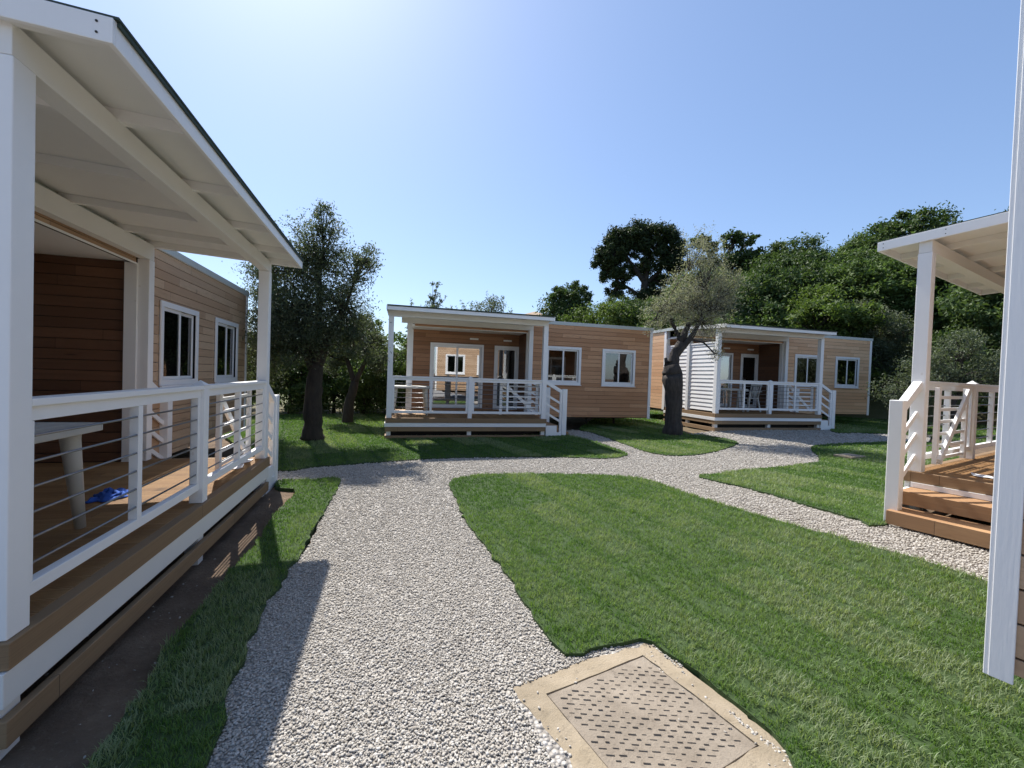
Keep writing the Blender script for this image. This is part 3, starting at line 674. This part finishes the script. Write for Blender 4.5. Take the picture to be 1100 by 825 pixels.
# ------------------------------------------------------------------ furniture and small things on the decks
def at(k, x, y, z=0.0):
    o = CAB[k]; return tuple(Matrix.Translation(o.location) @ Matrix.Rotation(o.rotation_euler.z, 4, 'Z') @ Vector((x, y, z+.5)))
def table(k, x, y, rz, lx, ly, label):
    t = empty('garden_table', at(k, x, y, .003), CAB[k].rotation_euler.z+rz); tag(t, label, 'table', 'plastic tables on the porches')
    m = MB(); n = 7; wv = ly/n
    for i in range(n): m.box(-lx/2, lx/2, -ly/2+i*wv+.004, -ly/2+(i+1)*wv-.004, .705, .73)
    m.build('tabletop', M['plastic'], t, .004)
    e = MB(); e.box(-lx/2-.004, lx/2+.004, -ly/2-.02, -ly/2+.003, .675, .733); e.box(-lx/2-.004, lx/2+.004, ly/2-.003, ly/2+.02, .675, .733); e.box(-lx/2-.022, -lx/2-.005, -ly/2-.02, ly/2+.02, .675, .733); e.box(lx/2+.005, lx/2+.022, -ly/2-.02, ly/2+.02, .675, .733)
    e.build('apron', M['plastic'], t, .006)
    for sx in (-1, 1):
        for sy in (-1, 1):
            a, b = sx*(lx/2-.10), sy*(ly/2-.10); a2, b2 = sx*(lx/2-.06), sy*(ly/2-.06)
            MB().tube([(a, b, .703), (a, b, .62), (a2, b2, 0)], [.058, .054, .03], 12).build('leg', M['plastic'], t, smooth=True)
def chair(k, x, y, rz, label):
    t = empty('garden_chair', at(k, x, y, .003), CAB[k].rotation_euler.z+rz); tag(t, label, 'chair', 'white plastic chairs on the louvred porch')
    MB().box(-.22, .22, -.2, .22, .42, .445).build('seat', M['plastic'], t, .012)
    b = MB()
    for i in range(5): b.bar((-.17+.085*i, .215, .45), (-.19+.095*i, .31, .86), .05, .014, side=(1,0,0))
    b.bar((-.22, .312, .87), (.22, .312, .87), .02, .07, side=(0,1,0)); b.build('backrest', M['plastic'], t, .005)
    for sx in (-1, 1):
        MB().bar((sx*.25, -.18, .64), (sx*.25, .28, .66), .05, .02, side=(1,0,0)).build('armrest', M['plastic'], t, .005)
        MB().bar((sx*.20, .18, .42), (sx*.24, .27, 0), .045, .045).build('leg', M['plastic'], t, .006)
        MB().bar((sx*.245, -.16, .63), (sx*.23, -.22, 0), .045, .045).build('leg', M['plastic'], t, .006)
table('L', .80, .90, 0, 1.40, .80, 'plastic garden table on the shaded porch nearest the camera')
table('M', .57, 1.05, 0, .95, .80, 'plastic garden table at the left end of the middle cabin porch')
table('T', 1.05, .95, 0, 1.2, .75, 'plastic garden table on the porch behind the louvred screen')
chair('T', .75, 1.75, 0, 'white plastic chair behind the table, close to the louvred screen')
chair('T', 1.45, 1.75, 0, 'white plastic chair behind the table, further from the louvred screen')
chair('T', 2.05, .95, R(-90), 'white plastic chair at the open end of the table on the louvred porch')
def cloth():
    o = empty('blue_cloth', at('L', 2.25, .80, .004), CAB['L'].rotation_euler.z+.2); tag(o, 'crumpled blue cloth lying on the dark porch floor', 'cloth')
    n = 16; vs = []; fs = []; r = random.Random(5)
    for i in range(n+1):
        for j in range(n+1):
            u, v = i/n-.5, j/n-.5; e = max(abs(u), abs(v))*2
            vs.append((u*.34+.02*math.sin(v*13), v*.2+.03*math.sin(u*11), max(.004, (1-e**3)*(.035+.035*math.sin(u*17+v*6)*math.cos(v*21)))))
    fs = [(i*(n+1)+j, (i+1)*(n+1)+j, (i+1)*(n+1)+j+1, i*(n+1)+j+1) for i in range(n) for j in range(n)]
    m = MB(); m.add(vs, fs); f = m.build('fabric', M['blue'], o, smooth=True); s = f.modifiers.new('thick', 'SOLIDIFY'); s.thickness = .003; s.offset = 1
cloth()
def paper(k, x, y, rz, lx, ly, label, mat='paper', grp=None):
    m = MB(); n = 6; vs = []
    for i in range(n+1):
        for j in range(n+1):
            u, v = i/n-.5, j/n-.5; vs.append((u*lx, v*ly, .006+.006*math.sin(u*5+v*3)+.004*math.sin(v*9)))
    m.add(vs, [(i*(n+1)+j, (i+1)*(n+1)+j, (i+1)*(n+1)+j+1, i*(n+1)+j+1) for i in range(n) for j in range(n)])
    o = m.build('paper_sheet', M[mat], smooth=True); s = o.modifiers.new('thick', 'SOLIDIFY'); s.thickness = .0015; s.offset = 1
    o.location = at(k, x, y, .004); o.rotation_euler = (0, 0, CAB[k].rotation_euler.z+rz); tag(o, label, 'paper', 'paper sheets left on the decks')
paper('L', 3.36, .17, .2, .24, .12, 'grey paper scrap on the left porch edge, nearer the camera')
paper('L', 3.66, .19, -.1, .22, .14, 'grey paper scrap on the left porch edge, by the corner post')
paper('R', 3.55, .50, .3, .24, .16, 'white paper sheet on the sunlit deck, nearer the railing')
paper('R', 3.66, .80, .1, .34, .22, 'larger white paper sheet on the sunlit deck, further from the railing')

# ------------------------------------------------------------------ trees
def leaf_mesh(name, P, L, Wd, mat, parent, seed=0, up=.3):
    rg = np.random.default_rng(seed); n = len(P)
    a = rg.normal(size=(n, 3)); a /= np.linalg.norm(a, axis=1, keepdims=True)
    b = rg.normal(size=(n, 3)); b[:,2] *= 1-up; b -= a*(a*b).sum(1, keepdims=True); b /= np.linalg.norm(b, axis=1, keepdims=True)
    l = (L*rg.uniform(.6, 1.4, n))[:,None]; w = (Wd*rg.uniform(.6, 1.4, n))[:,None]
    c = np.cross(a, b)*l*.18
    V = np.stack([P-a*l*.5, P+b*w*.5+c, P+a*l*.5, P-b*w*.5+c], 1)
    return np_mesh(name, V.reshape(-1, 3), np.arange(n*4), np.arange(n)*4, np.full(n, 4), mat, parent)
def crown_points(blobs, n, seed, clumps=26, sig=.16, shell=.55):
    rg = np.random.default_rng(seed); vol = np.array([b[3]*b[4]*b[5] for b in blobs])**.75; vol /= vol.sum(); out = []; cent = []
    for b, f in zip(blobs, vol):
        k = max(4, int(clumps*len(blobs)*f)); d = rg.normal(size=(k, 3)); d /= np.linalg.norm(d, axis=1, keepdims=True)
        r = (shell+(1-shell)*rg.random(k)**.6)*rg.uniform(.75, 1.12, k)
        c = np.array(b[:3])+d*r[:,None]*np.array(b[3:6]); cent.append(c)
        m = int(n*f); w = rg.random(k)+.25; w /= w.sum(); idx = rg.choice(k, m, p=w)
        s = sig*np.array(b[3:6]).mean()
        off = rg.normal(size=(m, 3))*s*np.array([1,1,.75])*rg.uniform(.6, 1.2, (k, 1))[idx]
        out.append(c[idx]+off)
    return np.concatenate(out), cent
def tree(name, loc, label, cat, trunk, blobs, n, L, Wd, leaf, barkm, group=None, seed=1, clumps=26, sig=.16, shell=.55, branch_r=.03, shoots=0, rz=0, twigs=True, nseg=14, lumps=.05):
    """trunk: list of (polyline, radii) tubes in local coordinates; crown leaves gathered in clumps"""
    o = empty(name, loc, rz); tag(o, label, cat, group)
    t = MB(); rr = random.Random(seed); top = None
    for pts, rads in trunk:
        # refine the tube and roughen it
        P = []; Rr = []
        for i in range(len(pts)-1):
            for j in range(4):
                u = j/4; P.append([pts[i][q]*(1-u)+pts[i+1][q]*u+rr.gauss(0, rads[i]*lumps) for q in range(3)]); Rr.append((rads[i]*(1-u)+rads[i+1]*u)*rr.uniform(1-lumps, 1+lumps))
        P.append(pts[-1]); Rr.append(rads[-1]); P[0] = list(pts[0])
        t.tube(P, Rr, nseg)
    ends = [Vector(p[-1]) for p, _ in trunk]
    P, cent = crown_points(blobs, n, seed, clumps, sig, shell)
    if twigs:
        for b, c in zip(blobs, cent):
            e = min(ends, key=lambda q: (q-Vector(b[:3])).length); mid = e.lerp(Vector(b[:3]), .6)
            t.tube([e, e.lerp(mid, .5)+Vector((rr.gauss(0,.08), rr.gauss(0,.08), .05)), mid], [branch_r*1.6, branch_r*1.3, branch_r], 6)
            for q in c: 
                q = Vector(q); m2 = mid.lerp(q, .5)+Vector((rr.gauss(0,.06), rr.gauss(0,.06), rr.gauss(0,.05)))*(b[3])
                t.tube([mid, m2, q], [branch_r*.7, branch_r*.45, branch_r*.18], 4, cap=False)
    t.build('trunk', M[barkm], o, smooth=True)
    if shoots:
        rg = np.random.default_rng(seed+9); ex = []
        allc = np.concatenate(cent)
        for q in allc[rg.choice(len(allc), shoots)]:
            h = rg.uniform(.25, .7); d = np.array([rg.normal(0,.3), rg.normal(0,.3), 1]); k = 26
            u = rg.random(k)[:,None]; ex.append(q+d*h*u+rg.normal(0, .035, (k, 3)))
        P = np.concatenate([P]+ex)
    leaf_mesh('crown', P, L, Wd, M[leaf], o, seed)
    return o
def copy_tree(src, loc, rz, s, label=None, group=None):
    r = src.copy(); col.objects.link(r); r.location = loc; r.rotation_euler = (0, 0, rz); r.scale = s if isinstance(s, tuple) else (s, s, s)
    if label: r['label'] = label
    if group: r['group'] = group
    for ch in list(src.children):
        c = ch.copy(); col.objects.link(c); c.parent = r
    return r
def gz(x, y): return float(H(x, y))-.03

# olive by the left cabin
tree('olive_tree', (-4.43, 9.5, gz(-4.43, 9.5)), 'large dark olive tree with a thick trunk beside the left cabin', 'tree',
  [([(0,0,-.1),(.01,0,.10),(.02,0,.35),(.0,.0,.75),(.03,0,1.3),(.05,0,1.75)], [.30,.245,.195,.19,.17,.14]),
   ([(.05,0,1.6),(-.25,.1,2.2),(-.6,.1,2.9)], [.13,.10,.06]), ([(.05,0,1.65),(.3,-.05,2.3),(.7,0,3.1)], [.13,.10,.05]), ([(.03,0,1.7),(.0,.2,2.5),(.0,.2,3.6)], [.12,.09,.05])],
  [(-.15,0,3.0,1.0,1.0,1.1),(-.95,.2,2.8,.85,.9,1.0),(.55,0,3.05,.8,.9,.9),(.0,.1,4.25,.8,.8,.8),(-.65,0,4.0,.8,.8,.7),(.95,.0,3.95,.55,.6,.5),(-.3,-.3,2.2,1.0,.8,.65),(-1.3,.3,3.6,.6,.7,.6),(-1.5,.5,2.0,.7,.7,.8),(.9,.2,2.3,.5,.6,.6),(.15,.1,5.0,.35,.35,.42)],
  54000, .070, .022, 'olive', 'bark_dark', seed=21, clumps=46, sig=.19, shell=.25, branch_r=.028, shoots=60)
tree('olive_tree', (-4.93, 12.8, gz(-4.9, 12.8)), 'smaller olive with a leaning dark trunk behind the large dark olive', 'tree',
  [([(0,0,-.1),(.05,0,.6),(.22,0,1.3)], [.17,.14,.11]), ([(.2,0,1.25),(.5,0,1.9)], [.09,.05]), ([(.2,0,1.25),(-.1,.1,2.0)], [.09,.05])],
  [(.45,0,2.4,.75,.7,.6),(-.2,.1,2.5,.7,.7,.6),(.9,0,2.0,.5,.5,.5),(.3,0,2.95,.5,.5,.4),(-.6,.2,1.9,.5,.5,.5)],
  16000, .08, .028, 'leaf_silver', 'bark_dark', seed=22, clumps=26, shell=.4, shoots=20)
# leaning olive in front of the louvred cabin
tree('olive_tree', (4.55, 11.95, gz(4.55, 11.95)), 'leaning olive with a bare pollarded trunk and thin grey crown', 'tree',
  [([(.0,0,-.1),(.01,0,.12),(.02,0,.5),(.0,0,1.1),(-.07,0,1.75),(-.12,.0,2.02)], [.31,.265,.225,.225,.28,.19]),
   ([(-.10,0,1.75),(-.02,0,2.3),(.18,.02,2.75),(.35,.05,3.2)], [.20,.13,.10,.06]), ([(-.05,0,2.2),(.35,-.1,2.75),(.65,-.1,3.3)], [.09,.075,.04]),
   ([(-.2,0,1.9),(-.28,0,2.2)], [.07,.04]), ([(.15,0,2.65),(-.1,.1,3.2),(-.3,.1,3.7)], [.07,.05,.03]), ([(.3,-.05,2.75),(.7,-.15,2.65),(.95,-.2,2.4)], [.035,.025,.015])],
  [(.40,0,3.9,.9,.8,.8),(.68,0,4.65,.8,.7,.7),(-.05,.0,3.65,.8,.7,.55),(1.05,0,3.75,.75,.7,.7),(.65,0,3.2,.95,.7,.45),(-.45,0,3.35,.55,.45,.4),(.65,0,5.25,.5,.45,.42),(1.35,.0,4.2,.5,.5,.5),(1.0,-.2,2.35,.32,.25,.28),(-.75,0,3.1,.3,.3,.22)],
  13500, .062, .017, 'olive_grey', 'bark', seed=23, clumps=44, sig=.24, shell=.25, branch_r=.016, shoots=240)
# olive tops showing over the middle cabin roof
for (x, y, zt, sd, lab, nb_) in ((-4.0, 20, 6.1, 24, 'olive with loose upright sprays above the left end of the middle roof', [(0,0,4.2,.9,.8,.55),(.3,0,5.0,.30,.30,.45),(.25,0,5.6,.22,.22,.30),(-.7,0,4.3,.4,.4,.35),(1.2,0,4.3,.5,.5,.25)]),
                            (-1.2, 20, 5.5, 25, 'rounded olive top above the centre of the middle roof', [(0,0,4.5,.8,.8,.7),(-.9,0,4.2,.6,.6,.4),(.7,0,4.2,.5,.5,.45),(-1.6,0,4.05,.5,.5,.3)])):
    tree('olive_tree', (x, y, gz(x, y)), lab, 'tree', [([(0,0,-.1),(.1,0,1.5),(0,0,3.0)], [.2,.16,.1])], nb_, 3000, .12, .04, 'leaf_silver', 'bark_dark', seed=sd, clumps=18, sig=.2, shell=.4, shoots=26)

# umbrella pine on the hill
def hill(px, yd): return (px, yd, gz(px, yd))
pb = [(-3.3,0,7.6,1.7,1.6,1.2),(-2.6,.2,9.3,1.9,1.7,1.1),(-.6,0,10.1,2.1,1.9,1.0),(1.6,0,9.9,2.0,1.8,1.0),(3.0,0,8.6,1.6,1.6,1.1),(.6,-.4,8.4,1.8,1.6,1.0),(-3.6,0,5.6,1.2,1.2,1.0),(2.6,-.3,6.6,1.7,1.5,1.1),(3.9,0,6.6,1.1,1.2,.9),(-1.6,-.2,7.3,1.1,1.1,.8),(1.6,.2,5.0,1.5,1.4,.9),(-2.6,0,4.0,1.4,1.3,.8),(3.6,0,4.6,1.2,1.2,1.0),(-1.9,0,5.7,1.3,1.2,.9),(-4.3,0,6.9,1.2,1.2,.9),(-4.0,.2,8.3,1.0,1.0,.7),(0,.3,6.6,1.6,1.4,1.0),(-1.9,.4,8.6,1.5,1.4,.9),(2.4,.3,8.0,1.6,1.4,1.0),(-3.0,.2,6.5,1.3,1.3,.9),(.2,.3,3.6,1.6,1.4,.9),(2.2,.2,3.4,1.5,1.3,.9)]
tree('umbrella_pine', hill(13.4, 45), 'tall dark umbrella pine rising above the other trees', 'tree',
  [([(0,0,-.3),(.1,0,3.0),(.2,0,5.0)], [.5,.42,.36]), ([(.2,0,4.8),(-1.2,0,6.6),(-2.4,0,8.2)], [.28,.2,.1]), ([(.2,0,4.8),(.6,0,7.0),(.4,0,8.8)], [.28,.2,.1]), ([(.2,0,4.6),(1.8,0,6.2),(2.7,0,7.8)], [.24,.18,.1]), ([(.1,0,3.2),(-1.5,0,4.2),(-2.8,0,5.0)], [.2,.14,.08])],
  pb, 62000, .30, .11, 'pine', 'bark_dark', seed=31, clumps=26, sig=.18, shell=.45, branch_r=.09)
tree('dark_tree', hill(3.6, 30), 'round dark glossy tree standing just left of the umbrella pine', 'tree', [([(0,0,-.2),(0,0,3.5)], [.3,.2])],
  [(0,0,5.6,1.6,1.5,1.6),(-1.0,0,4.6,1.2,1.2,1.3),(1.1,0,5.0,1.2,1.2,1.4),(.2,0,7.2,.9,.9,.8),(.9,0,6.9,.7,.7,.7),(-.7,0,6.6,.7,.7,.8),(0,0,3.4,1.8,1.6,1.2)],
  26000, .20, .09, 'leaf_dark', 'bark_dark', seed=32, clumps=30, sig=.19, branch_r=.05)
tree('yellow_green_bush', hill(5.2, 24), 'yellow green bush over the right end of the middle cabin roof', 'bush', [([(0,0,-.2),(0,0,2.2)], [.25,.15])],
  [(0,0,4.6,1.7,1.4,1.2),(-1.6,0,4.0,1.3,1.2,1.0),(1.5,0,4.1,1.3,1.2,1.1),(.1,0,3.2,2.6,1.6,1.2),(2.4,.2,3.5,1.0,1.0,.9)],
  26000, .16, .065, 'leaf_light', 'bark_dark', seed=33, clumps=30, sig=.17)
tree('sparse_oak', hill(17.5, 37), 'sparse oak with bare spreading branches against the sky', 'tree',
  [([(0,0,-.2),(.2,0,3.2),(.3,0,5.0)], [.4,.3,.22]), ([(.3,0,4.2),(1.8,0,6.0),(3.2,0,6.8)], [.2,.13,.05]), ([(.3,0,4.8),(.8,0,6.6),(1.6,0,8.0)], [.18,.12,.05]), ([(.2,0,4.4),(-1.0,0,6.4),(-1.6,0,7.9)], [.17,.11,.05]), ([(.2,0,3.8),(2.2,0,4.7),(3.6,0,5.2)], [.16,.1,.05]), ([(.3,0,4.8),(2.0,0,7.0),(2.9,0,7.9)], [.14,.09,.04])],
  [(-1.7,0,7.3,.8,.8,.7),(-.6,0,6.8,.8,.8,.6),(.9,0,7.5,.8,.8,.8),(2.0,0,7.6,.8,.8,.7),(3.1,0,6.6,.7,.7,.6),(1.9,0,6.0,.9,.9,.7),(.4,0,5.7,1.2,1.1,.7),(3.4,0,5.2,.8,.8,.5),(-1.0,0,5.6,1.0,.9,.7),(2.9,0,7.8,.45,.45,.45)],
  5200, .30, .14, 'leaf_dark', 'bark_dark', seed=34, clumps=16, sig=.22, shell=.5, branch_r=.07)
tree('willow_bush', hill(16.6, 20.2), 'grey green willow bush beyond the right end of the louvred cabin', 'bush', [([(0,0,-.2),(0,0,1.4)], [.2,.14])],
  [(0,0,3.2,1.5,1.3,1.1),(-1.1,0,2.9,1.1,1.1,1.0),(1.3,0,2.9,1.2,1.1,1.1),(-.3,-.3,1.6,1.9,1.3,1.2),(1.4,0,1.5,1.4,1.2,1.1),(-1.9,0,2.0,.9,.9,1.0)],
  22000, .16, .04, 'leaf_silver', 'bark_dark', seed=35, clumps=34, sig=.17)
tree('olive_tree', hill(13.7, 13.3), 'silvery olive bush seen beneath the right porch roof', 'tree',
  [([(0,0,-.1),(.1,0,.6),(-.05,0,1.3)], [.16,.13,.09]), ([(0,0,.9),(.4,0,1.6)], [.07,.04])],
  [(0,0,2.0,1.0,.9,.8),(-.9,0,1.7,.8,.8,.7),(.9,0,1.8,.8,.8,.8),(-1.6,.1,1.3,.7,.7,.6),(.2,0,2.8,.7,.7,.5),(1.6,0,2.2,.6,.6,.6)],
  16000, .085, .028, 'leaf_silver', 'bark', seed=36, clumps=30, sig=.19)

# wood on the hillside: three kinds of tree, each copied with its trunk and crown
def proto(name, leaf, seed, n, L, Wd, blobs, label, grp, x, y):
    return tree(name, (x, y, gz(x, y)), label, 'tree', [([(0,0,-.3),(.1,0,2.0)], [.22,.14])], blobs, n, L, Wd, leaf, 'bark_dark', group=grp, seed=seed, clumps=26, sig=.18, branch_r=.05)
bl = lambda s, sq: [(0,0,3.6*s,1.5*s,1.5*s,1.3*s*sq),(-1.1*s,.3,3.0*s,1.1*s,1.1*s,1.0*s),(1.1*s,-.3,3.1*s,1.2*s,1.1*s,1.0*s),(.2,.9,3.3*s,1.0*s,1.0*s,1.0*s),(-.3,-1.0,2.6*s,1.2*s,1.0*s,1.1*s),(.4,.1,1.6*s,1.9*s,1.7*s,1.1*s),(.5,-.2,4.5*s,.8*s,.8*s,.6*s)]
KIND = {
 'd': ('dark_oak', 'leaf_dark', 41, 26000, .19, .085, bl(1.15, 1.1), 'dark green oak crown massed on the wooded hillside', 'dark oaks on the hillside'),
 'm': ('broadleaf_tree', 'leaf_mid', 42, 26000, .18, .08, bl(1.05, 1.0), 'mid green leafy crown massed on the wooded hillside', 'mid green trees on the hillside'),
 'l': ('pale_tree', 'leaf_light', 43, 24000, .17, .075, bl(1.0, .9), 'pale yellow green crown massed on the wooded hillside', 'pale green trees on the hillside')}
hr = random.Random(12); first = {}
spots = []
for row, (yd, n, x0, x1) in enumerate(((21.5, 6, 8.0, 14.4), (24.5, 9, 8.5, 29), (28.5, 9, 12, 36), (33, 9, 14, 44), (38, 9, 21, 52), (44, 8, 27, 60))):
    for i in range(n):
        x = x0+(x1-x0)*(i+hr.uniform(-.3, .3))/(n-1); y = yd+hr.uniform(-1.2, 1.2)-.25*max(0, x-20)
        sc_ = 1.0+.16*min(1, max(0, (x-14)/14))
        spots.append((x, y, 'dmmldmdm'[(i*3+row*5+hr.randint(0, 1)) % 8] if row else 'ml'[i % 2], sc_*hr.uniform(.82, 1.15)))
for q in ((18.5,15.5,'d',1.0),(21,13,'m',1.0),(24,16,'d',1.1),(22,19,'m',1.05),(26,12,'d',1.1),(28,18,'m',1.1),(31,14,'d',1.2),(7.2,29.5,'m',.62),(8.6,33,'d',.6),(10.4,31,'d',.62),(9.6,38,'d',.75),(12.2,36,'m',.7)): spots.append(q)
for (x, y, k, s) in spots:
    if k not in first:
        first[k] = proto(*KIND[k], x, y); first[k].scale = (s, s, s*.95)
    else: copy_tree(first[k], (x, y, gz(x, y)), hr.uniform(0, 6.28), (s*hr.uniform(.95, 1.2), s*hr.uniform(.95, 1.2), s*hr.uniform(.85, 1.1)))

# shrubs closing the garden on the left
hb = lambda: [(0,0,1.1,.9,.7,.8),(.6,.1,1.5,.7,.6,.7),(-.6,0,1.4,.7,.6,.7),(.1,0,2.1,.7,.6,.55),(.2,0,.5,1.1,.7,.5)]
sh = None; sr = random.Random(8)
for i, (x, y, s) in enumerate(((-4.2,15.9,1.0),(-5.3,15.3,1.05),(-6.5,15.6,1.1),(-7.8,15.0,1.1),(-9.2,14.4,1.15),(-6.0,17.4,1.35),(-8.3,16.8,1.4),(-4.4,17.6,1.3),(-10.6,15.0,1.4),(-12.0,13.6,1.4),(-9.6,11.8,1.2),(-10.8,10.2,1.3))):
    if sh is None: sh = tree('garden_shrub', (x, y, gz(x, y)), 'leafy green shrub in the dark hedge row beyond the left olive', 'shrub', [([(0,0,-.1),(0,0,.8)], [.07,.04])], hb(), 7000, .11, .055, 'leaf_mid', 'bark_dark', group='shrubs along the left boundary', seed=51, clumps=24, sig=.2, branch_r=.015)
    else: copy_tree(sh, (x, y, gz(x, y)), sr.uniform(0, 6.28), s)

# houses seen beyond the trees
def house(x, y, w, d, h, label):
    o = empty('stucco_house', (x, y, gz(x, y)), R(-6)); tag(o, label, 'house')
    MB().box(-w/2, w/2, 0, d, -1, h).build('wall', M['stucco'], o)
    m = MB(); m.add([(-w/2-.3,-.3,h),(w/2+.3,-.3,h),(w/2+.3,d+.3,h),(-w/2-.3,d+.3,h),(0,d/2,h+1.0),(-.01,d/2,h+1.0)], [(3,2,1,0),(0,1,4),(1,2,4),(2,3,4),(3,0,4)]); m.build('roof', M['tile'], o)
    for wx in (-w*.25, w*.25):
        f = MB().box(wx-.4, wx+.4, -.05, -.003, h-1.9, h-.7).build('window', M['pvc'], o); MB().box(wx-.32, wx+.32, -.056, -.052, h-1.8, h-.8).build('pane', M['dark'], f)
house(1.9, 42, 3.4, 5, 7.2, 'pale ochre house with tiled roof peeping over the middle cabin')
house(15.6, 55, 3.4, 5, 3.2, 'ochre house front glimpsed behind the umbrella pine trunk')

# ------------------------------------------------------------------ light, sky, camera
AZ, EL = R(-32.5), R(51.2)
sd = Vector((math.sin(AZ)*math.cos(EL), math.cos(AZ)*math.cos(EL), math.sin(EL)))
sl = bpy.data.lights.new('sun', 'SUN'); sl.energy = 3.55; sl.angle = R(.53); sl.color = (1, .955, .89)
so = bpy.data.objects.new('sun', sl); col.objects.link(so); so.location = (0, 0, 30); so.rotation_euler = (-sd).to_track_quat('-Z', 'Y').to_euler()
w = bpy.data.worlds.new('World'); scene.world = w; w.use_nodes = True; nt = w.node_tree
sky = nt.nodes.new('ShaderNodeTexSky'); sky.sky_type = 'NISHITA'; sky.sun_disc = False; sky.sun_elevation = EL; sky.sun_rotation = AZ
sky.altitude = 0; sky.air_density = 1.0; sky.dust_density = .7; sky.ozone_density = 2.2
gm = nt.nodes.new('ShaderNodeGamma'); gm.inputs[1].default_value = .75; nt.links.new(sky.outputs[0], gm.inputs[0])
mu = nt.nodes.new('ShaderNodeMix'); mu.data_type = 'RGBA'; mu.blend_type = 'MULTIPLY'; mu.inputs[0].default_value = 1; nt.links.new(gm.outputs[0], mu.inputs[6]); mu.inputs[7].default_value = (.86, .972, 1.15, 1)
nt.links.new(mu.outputs[2], nt.nodes['Background'].inputs[0]); nt.nodes['Background'].inputs[1].default_value = .108

cam = bpy.data.cameras.new('camera'); co = bpy.data.objects.new('camera', cam); col.objects.link(co)
cam.sensor_width = 36; cam.lens = 457.82/1100*36; cam.clip_start = .05; cam.clip_end = 3000
pt, rl = R(-1.131), R(1.954)
F = Vector((0, math.cos(pt), math.sin(pt))); U0 = Vector((0, -math.sin(pt), math.cos(pt))); R0 = Vector((1, 0, 0))
rt = R0*math.cos(rl)+U0*math.sin(rl); up = -R0*math.sin(rl)+U0*math.cos(rl)
co.matrix_world = Matrix(((rt.x, up.x, -F.x, 0), (rt.y, up.y, -F.y, 0), (rt.z, up.z, -F.z, CAM_H), (0,0,0,1)))
scene.camera = co
scene.render.resolution_x, scene.render.resolution_y = 1024, 768
vs = scene.view_settings; vs.view_transform = 'Standard'; vs.look = 'None'; vs.gamma = 1; vs.use_curve_mapping = False; vs.exposure = 1.15
scene.cycles.use_denoising = True; scene.cycles.max_bounces = 8; scene.cycles.transparent_max_bounces = 12
